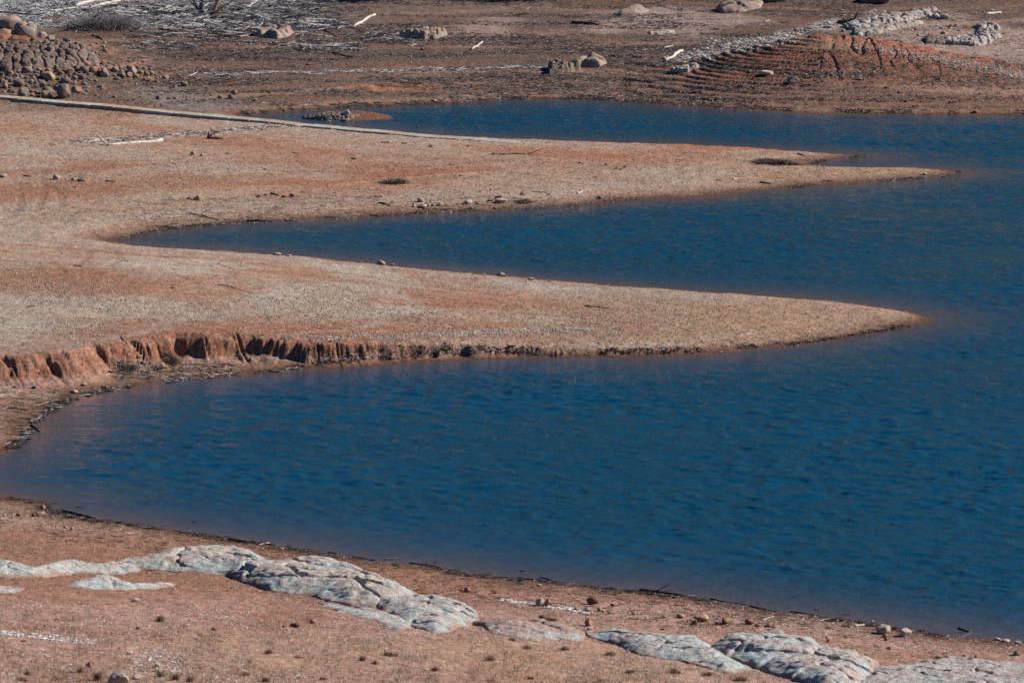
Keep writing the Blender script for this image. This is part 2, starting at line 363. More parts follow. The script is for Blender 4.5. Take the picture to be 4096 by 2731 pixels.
grav = np.where(hl > .5, .5, grav)
# middle spit
md = (gy > 300)*(1-hl)
col = lerp(col, RED, md*patch(1400, 715, 750, 22, -4, .5)*.8); col = lerp(col, RED, md*patch(2230, 610, 420, 26, 4, .4)*.8); col = lerp(col, RED, md*patch(2500, 578, 600, 12, 2, .4)*.6)
col = lerp(col, RED, md*patch(250, 680, 420, 14, -4, .5)*.6); col = lerp(col, GRY, md*patch(1000, 685, 380, 28, 2, .5)*.7); col = lerp(col, GRY, md*patch(300, 610, 380, 26, 3, .6)*.6)
col = lerp(col, GRY, md*patch(2800, 690, 500, 24, 0, .6)*.55); col = lerp(col, OCH, md*patch(3300, 700, 500, 22, -2, .4)*.45); col = lerp(col, OCH, md*patch(500, 830, 700, 50, -12, .4)*.35)
# near spit
s1_ = (gy > 225)*(gy < 300)
col = lerp(col, RED*.5+TAN*.45, s1_*.0)
for cx, cy_, rx, ry, an in [(300,1240,800,70,0),(1200,1235,480,95,-8),(1450,1090,260,45,10),(700,1060,300,60,0),(1900,1255,500,28,4),(2100,1140,240,22,5),(200,1300,300,30,0),(1330,1345,330,8,-6),(1650,1370,300,10,0)]:
    col = lerp(col, GRY, s1_*patch(cx, cy_, rx, ry, an, .5)*.9); grav = np.maximum(grav, s1_*patch(cx, cy_, rx, ry, an, .5))
col = lerp(col, OCH*.95, s1_*patch(2800, 1290, 900, 100, 3, .3)*.65); grav = np.maximum(grav, s1_*.5*patch(2700, 1270, 1000, 110, 3, .3))
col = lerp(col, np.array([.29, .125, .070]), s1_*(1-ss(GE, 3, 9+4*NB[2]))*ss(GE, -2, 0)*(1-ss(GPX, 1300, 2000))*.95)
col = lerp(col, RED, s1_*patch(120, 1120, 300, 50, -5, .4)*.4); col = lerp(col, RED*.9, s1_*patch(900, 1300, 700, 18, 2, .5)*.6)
col = lerp(col, np.array([.20, .085, .052]), s1_*(1-ss(GE, .1, 1.1))*ss(GPX, 900, 1500)*ss(GD, -.5, .2)*.95)  # red-brown soil darkened to carry the shade of the right-hand bank face
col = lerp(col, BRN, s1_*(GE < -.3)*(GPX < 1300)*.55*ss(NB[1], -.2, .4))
ZL = fbm(GX/45+.25*NB[2], GZ/.10+.3*NB[0], 3, 231); lowl = (1-hl)*(1-fg)*ss(GZ, .15, .4)
col = lerp(col, RED*.85, lowl*.5*ss(ZL, .08, .35)); col = lerp(col, PAL*.85, lowl*.35*ss(-ZL, .12, .4))
ZF = fbm(GX/30+.3*NB[2], GZ/.16+.4*NB[0], 3, 233); col = lerp(col, BRN*.8, fg*.5*ss(ZF, .05, .35)*ss(2450-GPY, -80, 60))
# tyre tracks pressed into the soil
def track(pts, w, k, c):
    global col, GZ
    L = gp([p[0] for p in pts], [p[1] for p in pts])[:, :2]
    Lf = []
    for i in range(len(L)-1):
        for t in np.linspace(0, 1, 5, endpoint=False): 
            p0 = L[max(i-1, 0)]; p1 = L[i]; p2 = L[i+1]; p3 = L[min(i+2, len(L)-1)]
            Lf.append(.5*((2*p1)+(-p0+p2)*t+(2*p0-5*p1+4*p2-p3)*t*t+(-p0+3*p1-3*p2+p3)*t**3))
    Lf.append(L[-1]); Lf = np.array(Lf); y0, y1 = Lf[:, 1].min()-2, Lf[:, 1].max()+2; r = (YY > y0) & (YY < y1); ii = np.where(r)[0]
    u0 = (Lf[:, 0]/Lf[:, 1]).min()-.01; u1 = (Lf[:, 0]/Lf[:, 1]).max()+.01; jj = np.where((UU > u0) & (UU < u1))[0]
    sl = np.ix_(ii, jj); dd, _, _ = polydist(GX[sl], gy[sl], Lf); mk = (1-ss(dd, w*.5, w))*(.55+.45*ss(NB[1][sl], -.5, .2))
    col[sl] = lerp(col[sl], c, mk*k); GZ[sl] -= .035*mk
for pts in [[(70,760),(85,810),(60,850),(10,880)],[(170,680),(175,750),(160,815),(140,850)],[(215,755),(245,790),(245,830)],[(20,900),(150,860),(330,815),(480,780),(700,745),(900,720)],
            [(310,985),(350,1005),(345,1035),(300,1065)],[(420,990),(475,1015),(470,1045),(430,1065)],[(195,1045),(245,1080),(230,1100),(100,1130)],[(850,1050),(930,1080),(925,1100),(880,1115)],
            [(2705,670),(2722,690),(2700,708)],[(2798,672),(2790,700),(2770,712)],[(540,725),(460,750),(455,780)],[(250,690),(480,660),(700,665)]]:
    track(pts, .42, .42, BRN*.9)
for pts in [[(2205,672),(2187,715)],[(2285,676),(2265,720)],[(100,870),(400,800),(700,765),(1000,745),(1250,735)],[(1800,545),(2000,562),(2234,588),(2500,612),(2800,640)],[(1300,745),(1700,705),(2000,690)]]:
    track(pts, .5, .8, OCH*1.2)
col = lerp(col, RED*.5, (np.hypot((GX-onplane(1470, 470)[0])/3.2, (gy-onplane(1470, 470)[1])/5) < 1)*1.)
grav = grav*(1-ss(gy, 505, 530))-.2*ss(gy, 505, 530)
# wet margin
wetn = GZ+.06*NB[1]
col = lerp(col, BRN*.62, (1-ss(wetn, .12, .38))*.6)
col = lerp(col, WET, (1-ss(wetn, .03, .17))*.9*ss(GZ, -.3, .0)+(GZ <= 0)*.85)
grav = grav*ss(wetn, .05, .3)
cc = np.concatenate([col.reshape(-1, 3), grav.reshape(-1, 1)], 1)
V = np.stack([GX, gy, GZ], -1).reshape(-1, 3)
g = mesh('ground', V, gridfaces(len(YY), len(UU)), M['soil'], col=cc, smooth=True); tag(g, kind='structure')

# ------------------------------------------------------------------ water
def water_mat():
    m, nt, b = nodes('lake_water'); v = objvec(nt, (.62, 1.05, 1)); at = N(nt, 'ShaderNodeAttribute', attribute_name='Col')
    nt.links.new(at.outputs['Color'], b.inputs['Base Color']); b.inputs['Roughness'].default_value = .08; b.inputs['IOR'].default_value = 1.45
    a = noise(nt, 2.3, 3, v, dist=.5, rough=.6); c = noise(nt, .8, 2, v, dist=.3); g_ = ramp(nt, noise(nt, .05, 4, objvec(nt, (.5, 1.6, 1))), .36, .60, .35, 1.2)
    hh = math_(nt, 'MULTIPLY', math_(nt, 'ADD', a, math_(nt, 'MULTIPLY', c, 1.3)), math_(nt, 'MULTIPLY', g_, ramp(nt, at.outputs['Alpha'], 0, 1, .2, 1.))); bump(nt, b, hh, .13)
    return m
WU = cols(1000); WYv = rows(.62, .27, 34, 2100); wu, wy = np.meshgrid(WU, WYv); WX = wu*wy
wd = -bil(cd, wu, wy, CU, CY)
sh = np.exp(-np.maximum(wd+.8*fbm(WX/4, wy/5, 3, 301), 0)/2.7); deep = np.array([.004, .043, .078]); shal = np.array([.10, .065, .062])
def wav(lx, ly, a, s): c, q = math.cos(a), math.sin(a); x = WX*c+wy*q; y = -WX*q+wy*c; return vn(x/lx+.35*vn(x/lx/2.3, y/ly/2.3, s+1), y/ly, s)
wz = .080*wav(.66, .52, .10, 311)+.075*wav(.95, .70, -.16, 313)+.035*wav(1.7, 1.1, .12, 315)+.04*wav(5.2, 3.0, -.1, 317)
gust = .62+.55*fbm(WX/22+wy/60, wy/13, 3, 319)+.25*fbm(WX/5, wy/4, 2, 321)
wz = wz*np.clip(gust, .25, 1.3)*(.18+.82*ss(wd, .5, 9))*(1-ss(wy, 450, 600)*.5)
wz = np.where((wy < 105) | (np.abs(wu) > .14), wz*.3, wz)
wc = lerp(np.broadcast_to(deep, WX.shape+(3,)), shal, sh); wc4 = np.concatenate([wc.reshape(-1, 3), (1-sh*.7).reshape(-1, 1)], 1)
M['water'] = water_mat()
w = mesh('water', np.stack([WX, wy, wz], -1).reshape(-1, 3), gridfaces(len(WYv), len(WU)), M['water'], col=wc4, smooth=True); tag(w, kind='structure')

# ------------------------------------------------------------------ rocks
import bmesh
def ico(sub):
    bm = bmesh.new(); bmesh.ops.create_icosphere(bm, subdivisions=sub, radius=1); bm.verts.ensure_lookup_table()
    v = np.array([x.co[:] for x in bm.verts]); f = np.array([[y.index for y in x.verts] for x in bm.faces]); bm.free(); return v, f
ICO = {k: ico(k) for k in (1, 2, 3, 4)}
def rock_shape(seed, sub=3, ang=.5):
    r = np.random.default_rng(seed); v, f = ICO[sub]; v = v.copy()
    for _ in range(int(5+9*ang)):
        n = r.normal(size=3); n /= np.linalg.norm(n); dd = r.uniform(.5, .82) if ang > .3 else r.uniform(.7, .95)
        q = v@n; v -= np.outer(np.maximum(q-dd, 0)*.93, n)
    k = 1+.07*(vn(v[:, 0]*2.2+seed, v[:, 1]*2.2+v[:, 2]*1.7, seed)+.5*vn(v[:, 0]*5, v[:, 2]*5+v[:, 1]*4, seed+1))
    v = v*k[:, None]; v /= np.abs(v).max(0); return v, f
def rock(px, py, w, h, mat, label, ang=.6, seed=None, depth=1., cat='rock', group=None, name='rock', sub=3, sink=.18, rot=None, fixed=None, smooth=None):
    """px,py = where its foot meets the ground (photo), w,h = its size in photo pixels"""
    if seed is None: seed = int(px*7+py*13)
    p = gp(px, py)[0] if fixed is None else np.asarray(fixed, float)
    D = math.hypot(p[0], p[1]); s = D*PXM; wx = w*s/2; hz = h*s/2/(1-sink*.5)
    r = np.random.default_rng(seed); v, f = rock_shape(seed, sub, ang)
    a = r.uniform(-.4, .4) if rot is None else rot; ca_, sa = math.cos(a), math.sin(a)
    v = v*np.array([wx, wx*depth, hz]); v = np.stack([v[:, 0]*ca_-v[:, 1]*sa, v[:, 0]*sa+v[:, 1]*ca_, v[:, 2]], 1)
    pz = p[2]+hz*(1-2*sink)
    o = mesh(name, v, f, M[mat], smooth=(ang < .45) if smooth is None else smooth); o.location = (float(p[0]), float(p[1]+wx*depth*.6), float(pz)); big = wx > .45; o.name = 'boulder' if big else 'stone'; cat = 'boulder' if big else 'stone'; return tag(o, label, cat, group)

near_rocks = [
 (2160,2424,38,36,'rock_pale','left lobe of the split pale boulder beside the white pebble line',.3),
 (2192,2425,36,38,'rock_tan','right lobe of the split pale boulder, lit tan face beside the white pebbles',.5),
 (2196,2486,84,42,'rock_brown','wide flat-topped brown block just behind the grey rock band',.8),
 (2372,2416,54,32,'rock_red','dark red rounded boulder on the beach in line with the pale split boulder',.3),
 (2352,2502,36,36,'rock_brown','small upright brown cube-like block on the beach',.9),
 (2450,2423,20,10,'rock_red','tiny dark stone right of the dark red boulder',.4),
 (2720,2472,38,26,'rock_tan','tan stone left of the long brown block',.5),
 (2802,2485,74,34,'rock_tan','long rounded brown block, widest of the row near the shore',.4),
 (2780,2497,24,22,'rock_red','small red stone leaning on the front of the long brown block',.4),
 (2752,2490,16,9,'rock_brown','little brown stone left of the long block',.4),
 (2904,2498,50,40,'rock_brown','squarish brown boulder with a lit right face',.7),
 (2994,2497,44,28,'rock_red','low red-brown stone right of the squarish boulder',.6),
 (3031,2504,28,14,'rock_brown','flat brown stone beside the low red-brown stone',.5),
 (3075,2508,30,17,'rock_tan','tan stone between the red-brown stone and the pale outcrop',.5),
 (3536,2536,60,52,'rock_pale','large pointed pale boulder standing by the waterline',.95),
 (3540,2550,24,18,'rock_brown','brown stone at the foot of the large pointed pale boulder',.4),
 (3622,2546,54,36,'rock_pale','wedge-shaped pale boulder right of the pointed one',.85),
 (3545,2561,20,16,'rock_red','small reddish stone in front of the pointed pale boulder',.4),
 (3314,2566,18,17,'rock_brown','small upright brown stone right of the pale outcrop peak',.6),
 (3508,2586,26,12,'rock_tan','low tan stone below the pointed boulder',.5),
 (3557,2596,20,14,'rock_brown','brown stone right of the low tan stone',.5),
 (3754,2632,28,13,'rock_tan','half-buried tan stone on the right beach',.4),
 (3786,2613,18,11,'rock_pale','small pale stone on the right beach',.5),
 (3905,2630,14,14,'rock_brown','little pointed brown stone above the right outcrop',.8),
 (4068,2620,40,20,'rock_tan','tan stone lying near the right edge of the beach',.6),
 (3720,2611,18,9,'rock_brown','flat brown stone left of the small pale stone',.5),
 (3990,2562,30,12,'rock_pale','pale flat stone at the waterline on the right',.4),
 (4025,2566,34,11,'rock_pale','longer pale flat stone at the right waterline',.4),
 (4075,2573,32,9,'rock_pale','thin pale stone at the waterline by the right edge of view',.4),
 (2308,2441,28,14,'rock_pink','pink stone left in the row beside the pebble line',.3),
 (2345,2445,40,17,'rock_pink','largest pink stone in the row beside the pebble line',.4),
 (2396,2446,24,20,'rock_tan','tan stone ending the row beside the pebble line',.4),
 (2412,2450,16,14,'rock_tan','small tan stone touching the end of the row',.5),
 (2440,2455,17,13,'rock_pink','pale pink stone just past the row',.5),
 (2533,2456,18,10,'rock_brown','brown pebble alone on the middle beach',.4),
 (2660,2470,20,9,'rock_tan','low tan stone left of the tan stone',.4),
 (2358,2518,30,9,'rock_pale','pale flat stone in front of the upright block',.4),
 (171,2041,23,26,'rock_brown','upright rounded brown stone at the left waterline',.3),
 (73,2064,19,18,'rock_red','dark red stone on the left beach',.3),
 (135,2063,20,13,'rock_red','dark red stone between the left beach stone and the waterline stone',.4),
 (163,2062,46,16,'rock_tan','flat tan slab below the upright rounded stone',.5),
 (15,2064,16,10,'rock_pale','white stone at the far left of the beach',.4),
 (50,2070,14,8,'rock_pale','white pebble left of the dark red stone',.4),
 (262,2113,22,14,'rock_tan','low tan crumbly stone on the left beach',.7),
 (285,2122,20,17,'rock_pale','pale pointed stone on the left beach',.9),
 (368,2101,10,7,'rock_pale','tiny white stone near the left waterline',.5),
 (510,2136,36,6,'rock_pale','thin white slab on the left beach',.5),
 (545,2182,12,8,'rock_brown','tiny brown stone above the main grey outcrop',.4),
 (1128,2199,16,9,'rock_pale','white stone at the waterline left of centre',.6),
 (1868,2367,30,20,'rock_brown','brown wedge-shaped stone beyond the tip of the grey outcrop',.8),
 (1848,2362,18,9,'rock_red','red stone left of the brown wedge-shaped stone',.4),
 (1980,2373,14,9,'rock_red','small red stone right of the wedge-shaped stone',.4),
 (2155,2344,22,8,'rock_pale','flat pale stone close to the middle waterline',.4),
 (470,2740,92,62,'rock_pale','pale pointed boulder at the bottom edge, its left side in shade',.8),
 (354,2668,24,22,'rock_brown','orange-brown stone near the bottom left',.4),
 (1248,2492,34,24,'rock_brown','brown pyramid stone on the slope in front of the outcrop',.9),
 (1182,2508,52,20,'rock_red','low dark red clod left of the pyramid stone',.4),
 (1135,2508,20,10,'rock_red','small dark red clod beside the low one',.4),
 (545,2715,40,20,'rock_pale','pale pebble right of the bottom boulder',.5),
 (518,2618,26,16,'rock_pale','white stone on the lower slope left of centre',.5),
 (545,2404,30,12,'rock_pale','flat white stone on the lichen rock',.6),
 (628,2670,30,14,'rock_pale','white stone on the lower slope under the white stone line',.5),
]
for a in near_rocks: rock(a[0], a[1], a[2], a[3], a[4], a[5], a[6], group=None)

mid_rocks = [
 (770,620,24,16,'rock_pale','squared pale stone on the middle flat',.9),(807,625,16,12,'rock_pale','small rounded stone right of the squared one',.3),(912,616,24,8,'rock_grey','flat grey stone right of the two pale stones',.5),
 (225,718,30,22,'rock_pale','round pale boulder on the left of the middle flat',.3),(10,710,34,15,'rock_pale','low pale stone at the left edge of the middle flat',.3),(290,723,20,14,'rock_tan','tan stone between the round pale boulder and the grey one',.5),
 (325,725,34,18,'rock_grey','grey lumpy stone right of the round pale boulder',.6),(302,750,14,10,'rock_pale','small white stone under the grey lumpy one',.5),(795,802,48,24,'rock_tan','angular tan rock with dark left side above the bay',.9),
 (757,796,24,9,'rock_grey','low dark stone left of the angular tan rock',.5),(1037,787,22,9,'rock_grey','flat stone on the shore flat above the bay',.4),(1062,781,14,7,'rock_grey','little flat stone beside the dark stick',.4),(1135,790,22,11,'rock_grey','grey stone at the right end of the dark stick',.5),
 (1169,787,22,14,'rock_grey','squat grey stone right of the stick and grey stone',.7),(1060,681,18,9,'rock_pale','white stone on the grey gravel patch',.5),(1523,789,20,8,'rock_tan','tan stone on the shore flat',.5),(1507,788,18,7,'rock_tan','tan stone touching another on the shore flat',.5),
 (1682,809,30,20,'rock_tan','round tan boulder behind the shore rocks',.3),(1656,829,18,17,'rock_orange','small orange stone at the left of the shore rocks',.7),(1686,832,44,18,'rock_pale','largest pale boulder of the shore rocks',.5),
 (1714,829,16,14,'rock_tan','tan stone right of the largest shore rock',.5),(1731,824,16,12,'rock_grey','grey stone amid the shore rocks',.4),(1763,823,34,15,'rock_tan','flat tan boulder right of the grey shore stone',.4),(1780,816,16,14,'rock_brown','brown stone behind the flat tan boulder',.5),
 (1873,817,32,21,'rock_pale','creamy white boulder on the shore flat',.4),(1905,810,12,8,'rock_brown','brown stone right of the creamy boulder',.5),(1912,816,18,7,'rock_tan','flat tan stone right of the creamy boulder',.5),
 (2002,813,46,20,'rock_orange','rust orange and white streaked rock near the shore',.6),(1960,806,28,9,'rock_red','low rust red stone left of the streaked rock',.5),(2089,781,20,16,'rock_brown','dark brown rounded stone above the streaked rock',.4),(2096,771,8,6,'rock_pale','tiny pale stone on top of the dark brown stone',.4),
 (2036,774,10,6,'rock_brown','small brown stone left of the dark brown rounded stone',.4),(1962,764,10,12,'rock_tan','small upright tan stone behind the shore rocks',.4),(1922,768,9,6,'rock_brown','tiny brown stone behind the shore rocks',.4),
 (1980,837,18,10,'rock_grey','dark wet stone at the shore',.3),(1884,838,14,12,'rock_brown','pointed brown stone by the plank end',.9),(1864,846,14,6,'rock_tan','small flat stone at the water edge',.4),(2398,796,24,12,'rock_brown','dark brown wet boulder at the waterline',.4),(2423,804,18,8,'rock_grey','low wet stone beside the dark brown boulder',.5),
 (1724,588,20,9,'rock_grey','grey stone on the flat beyond the long stick',.6),(1552,572,20,9,'rock_tan','tan stone in the back flat',.7),(1536,571,26,6,'rock_grey','flat dark stone beside the tan stone in the back flat',.6),(1876,586,14,6,'rock_tan','tiny tan stone in line with the grey stone',.5),(1802,661,14,7,'rock_grey','grey stone between the two shaggy patches',.5),
 (1609,598,8,5,'rock_pale','tiny white stone right of centre of the back flat',.5),(1575,681,12,7,'rock_grey','small grey stone on the gravel patch',.5),(1842,706,16,7,'rock_grey','dark stone on the flat above the shore',.5),
 (2321,654,18,9,'rock_pale','pointed white stone right of the pale tyre tracks',.9),(2338,655,14,6,'rock_pale','little white stone beside the pointed white one',.5),(2424,660,13,8,'rock_grey','small grey stone right of the pointed white one',.6),(2468,676,14,8,'rock_grey','grey stone in a small heap on the flat',.6),(2500,671,15,9,'rock_grey','grey stone at the right of the small heap',.6),(2484,680,12,6,'rock_grey','flat stone in the middle of the small heap',.4),
 (1671,510,12,8,'rock_brown','brown stone on the far edge of the concrete path',.5),(158,402,17,12,'rock_pale','white stone lying against the concrete path edge',.6),(3700,701,20,14,'rock_pale','white bucket-shaped block at the tip of the middle spit',.9),
 (1525,1061,34,22,'rock_tan','round grey-tan boulder on the crest of the near spit',.4),(1108,1019,36,10,'rock_tan','low flat stone on the crest left of the round boulder',.4),(1155,1026,26,7,'rock_pink','low pink stone on the crest',.4),(1441,1050,24,8,'rock_grey','small flat stone on the crest before the round boulder',.4),(1570,1061,20,7,'rock_tan','small flat stone after the round boulder',.4),
 (2003,1105,34,17,'rock_pink','pale pink boulder on the crest of the near spit',.5),(2022,1107,16,7,'rock_tan','little stone right of the pink crest boulder',.4),(1935,1099,20,5,'rock_tan','low stone left of the pink crest boulder',.4),(2124,1121,26,12,'rock_tan','pointed tan stone on the crest right of the pink boulder',.8),(2198,1127,18,6,'rock_tan','last low stone along the crest',.4),
 (696,1076,10,6,'rock_pale','small pale stone on the near spit gravel',.5),(692,1154,20,7,'rock_grey','dark flat stone on the near spit gravel',.5),(275,1198,11,6,'rock_grey','dark stone on the left of the near spit',.5),(487,1203,12,7,'rock_grey','dark pointed stone on the near spit',.8),(186,991,10,5,'rock_pale','small white stone by the curved track',.5),(163,1053,11,8,'rock_brown','brown stone by the curved track',.5),(247,1017,10,6,'rock_brown','small brown stone right of the curved track stone',.5),
 (552,1436,38,16,'rock_pale','flat pale stone lodged in the eroded bank',.5),(574,1446,22,9,'rock_tan','small tan stone below the flat one in the bank',.5),(335,1541,22,9,'rock_pale','pale flat stone below the eroded bank',.5),(296,1571,34,16,'rock_tan','tan boulder below the eroded bank near the water',.4),(426,1552,15,14,'rock_tan','pointed tan stone below the bank',.8),(412,1550,20,9,'rock_tan','flat tan stone below the bank',.5),(220,1570,14,7,'rock_tan','small tan stone on the bay shore',.5),
 (393,1567,20,10,'rock_brown','dark brown wet stone in the bay shore line',.4),(60,1549,20,10,'rock_brown','brown clod under the left end of the bank',.5),(123,1687,16,9,'rock_pale','bright white stone on the bay shore',.6),(472,1552,26,10,'rock_grey','dark wet stone where the bank meets the bay',.4),
]
for a in mid_rocks: rock(a[0], a[1], a[2], a[3], a[4], a[5], a[6])

far_rocks = [
 (100,163,76,46,'rock_pink','big rounded granite boulder perched at the right of the left outcrop, dark left face',.3),(122,140,40,34,'rock_pink','rounded granite boulder behind the perched one',.2),(30,120,90,40,'rock_pink','smooth domed boulder on top of the left outcrop',.15),(85,130,50,30,'rock_pink','smooth domed boulder between the two summit boulders',.15),(15,158,60,30,'rock_pink','lowest smooth boulder of the left summit',.2),
 (168,168,32,32,'rock_pale','cream boulder right of the summit boulders',.4),(198,172,32,26,'rock_pink','second cream boulder right of the summit',.4),
 (178,392,44,40,'rock_tan','tan pointed boulder beside the concrete path',.6),(254,396,72,66,'rock_grey','largest slanted grey boulder next to the concrete path',.7),(306,376,48,34,'rock_brown','rounded brown boulder right of the largest grey boulder',.2),
 (415,308,40,40,'rock_pink','round boulder at the right of the rockfall',.25),(528,300,40,38,'rock_pink','round boulder right of the rockfall gap',.3),(486,308,36,24,'rock_grey','dark boulder leaning left of the round one',.4),(468,322,32,18,'rock_grey','low grey boulder in front of the dark boulder',.4),(585,305,26,20,'rock_grey','grey boulder in the trailing row',.4),(604,300,26,24,'rock_tan','tan boulder in the trailing row',.5),(597,325,34,20,'rock_tan','slanting tan boulder under the trailing row',.6),
 (662,320,28,24,'rock_pink','rounded pink boulder apart from the row',.4),(736,346,32,30,'rock_grey','pointed grey boulder on the dark soil',.9),(700,351,28,14,'rock_grey','flat grey boulder left of the pointed one',.5),(460,392,24,14,'rock_brown','brown stone on the dark soil',.6),(632,398,24,18,'rock_grey','angular stone on the dark soil near the path',.8),(675,398,18,12,'rock_grey','small stone right of the angular stone',.5),(700,396,18,8,'rock_grey','small flat stone right of the angular stone',.5),
 (937,380,30,24,'rock_grey','round grey boulder above the bay head',.4),(924,396,26,22,'rock_grey','round grey boulder in front of the other one above the bay head',.3),(880,393,22,16,'rock_tan','tan boulder left of the round grey ones',.5),(825,376,14,8,'rock_grey','small stone far left of the round grey ones',.5),(845,383,16,8,'rock_tan','small tan stone left of the round grey ones',.5),(1022,404,20,10,'rock_tan','pale angular stone above the bay head',.7),(995,457,20,8,'rock_grey','dark stone at the bay head shore',.4),
 (620,430,14,8,'rock_brown','small brown stone on the path edge',.5),(1135,446,16,12,'rock_grey','grey stone on the far shore of the bay head',.5),(1738,407,24,10,'rock_tan','tan stone on the far shore',.4),(1603,369,14,8,'rock_grey','grey stone on the red patch',.5),(1116,259,12,6,'rock_grey','small stone on the hillside',.5),(1231,262,20,9,'rock_grey','flat stone on the hillside',.5),
 (2025,133,12,9,'rock_pink','small pink stone on the hillside',.6),(1690,201,22,12,'rock_grey','dark lump of rock below the ragged outcrop',.5),
 (2930,235,22,18,'rock_pale','pale upright stone left of the red mound',.7),(3066,306,60,22,'rock_pale','pale mushroom boulder casting a long shadow',.4),(3172,334,50,34,'rock_grey','dark pointed boulder on a step of the mound',.6),(3440,319,26,12,'rock_pink','pink stone on the mound above the water',.5),(3030,198,14,9,'rock_pink','pink stone at the crest of the left slope',.5),
 (3780,78,40,26,'rock_pale','rounded white boulder at the end of the pale ridge',.3),(3745,74,36,24,'rock_pale','white boulder next to the rounded one of the pale ridge',.5),(3758,58,22,18,'rock_pink','pink boulder behind the white boulders of the pale ridge',.5),(3773,138,20,13,'rock_tan','tan stone between the two pale outcrops',.5),(3900,452,26,12,'rock_brown','brown rock at the far shore on the right',.6),
 (3100,7,110,30,'rock_pink','long low rounded boulder at the very top of the hill',.3),(3500,14,150,34,'rock_grey','wide grey boulder at the top edge of the hill',.4),
 (1388,470,42,34,'rock_pale','whitish boulder standing on the small island',.7),(1420,467,44,9,'rock_grey','flat dark slab beside the island boulder',.5),
]
for i, a in enumerate(far_rocks): rock(a[0], a[1]-(4 if i < 5 else 0), a[2]*(1.3 if i < 7 else 1), a[3]*(1.4 if i < 7 else 1), a[4], a[5], a[6])

# packed cobbled ledge and its rockfall
def poly_sd(X, Y, Pg):
    dm = np.full(X.shape, 1e9); ins = np.zeros(X.shape, bool)
    for i in range(len(Pg)):
        a = Pg[i]; b = Pg[(i+1) % len(Pg)]; ab = b-a; t = np.clip(((X-a[0])*ab[0]+(Y-a[1])*ab[1])/(ab@ab+1e-9), 0, 1)
        dm = np.minimum(dm, (X-a[0]-t*ab[0])**2+(Y-a[1]-t*ab[1])**2); c = (a[1] > Y) != (b[1] > Y)
        if abs(ab[1]) > 1e-9: ins ^= c & (X < a[0]+(Y-a[1])*ab[0]/ab[1])
    return np.sqrt(dm)*np.where(ins, 1, -1)
def outcrop(poly, Hh, cell, mat, label, lift=0, we=.8, res=.07, asp=1.6, crease=.5, seed=0, colr=None, edge=.3, name='rock_outcrop', cell2=None, group=None, rotc=0.):
    poly = np.array(poly, float); pc = poly.copy()
    n = len(poly)
    inside = poly_sd(poly[:, 0], poly[:, 1]+6, poly) > 0
    pc[inside, 1] += lift
    Pg = gp(pc[:, 0], pc[:, 1])[:, :2]
    x0, y0 = Pg.min(0)-.6; x1, y1 = Pg.max(0)+.6
    nx = int((x1-x0)/res)+2; ny = int((y1-y0)/res)+2
    X, Y = np.meshgrid(np.linspace(x0, x1, nx), np.linspace(y0, y1, ny))
    e = poly_sd(X, Y, Pg)+edge*fbm(X/(cell*1.2), Y/(cell*1.2), 3, seed+1)
    c, s = math.cos(rotc), math.sin(rotc); Xr = X*c-Y*s; Yr = X*s+Y*c
    wx = Xr/(cell*asp)+.35*fbm(X/cell, Y/cell, 3, seed+2); wyy = Yr/cell+.35*fbm(X/cell+9, Y/cell, 3, seed+3)
    f1, f2, cid = worley(wx, wyy, seed+4); cr = ss(f2-f1, 0, .28 if mat != 'lichen' else .13)
    body = np.sqrt(np.clip(e/we, 0, 1)*(2-np.clip(e/we, 0, 1)))
    if mat == 'lichen':
        e2 = poly_sd(X, Y-1.1, Pg)+edge*fbm(X/.7, Y/.7, 3, seed+12); b2 = ss(e2, -1.5, 1.4); body = body*(.22+.78*b2)
    c2 = cell2 or cell*.38
    g1, g2, gid = worley(Xr/(c2*1.5)+.3*fbm(X/c2, Y/c2, 2, seed+6), Yr/c2, seed+7); cr2 = ss(g2-g1, 0, .3)
    hh = Hh*body*((1-crease)+crease*cr*(.65+.5*cid))*(.93+.07*cr2)+Hh*.22*fbm(X/(cell*.8), Y/(cell*.5), 4, seed+5)*body+(.045*fbm(X/.28, Y/.28, 3, seed+14)*np.clip(e/.3, 0, 1) if mat == 'lichen' else 0)
    Z = ground(X, Y)+np.where(e > 0, hh, -.25)-.03
    keep = e > -.22; F4 = gridfaces(ny, nx); fk = keep.ravel()[F4].all(1); F4 = F4[fk]
    used = np.zeros(nx*ny, bool); used[F4.ravel()] = True; idx = np.cumsum(used)-1
    Vv = np.stack([X, Y, Z], -1).reshape(-1, 3)[used]
    loc = Vv.mean(0); loc[2] = Vv[:, 2].min()
    co = None
    if colr is not None:
        t = ss(fbm(X/1.8, Y/1.8, 4, seed+8)+.9*(hh/Hh-.55), -.35, .4).reshape(-1)[used]; co = np.array(colr[0])*(1-t[:, None])+np.array(colr[1])*t[:, None]; te = (1-ss(e+.45*fbm(X/.5, Y/.5, 4, seed+20), -.05, .42)).reshape(-1)[used][:, None]; co = co*(1-te*.9)+np.array([.31, .17, .125])*te*.9
    o = mesh(name, Vv, idx[F4], M[mat], col=co, smooth=True, loc=loc); return tag(o, label, 'rock outcrop', group)
LG = ((.38, .44, .41), (.48, .41, .35)); LG2 = ((.41, .48, .46), (.47, .44, .40))
outcrop([(-80,2235),(0,2243),(60,2262),(130,2275),(220,2252),(300,2252),(400,2262),(480,2245),(560,2240),(560,2285),(430,2298),(300,2294),(150,2308),(60,2310),(-80,2305)], 0.38, 1.20, 'lichen', 'low greenish lichen-covered rock band at the left edge in front of the beach', lift=9, colr=LG2, seed=11, we=.5, res=.05, crease=.36)
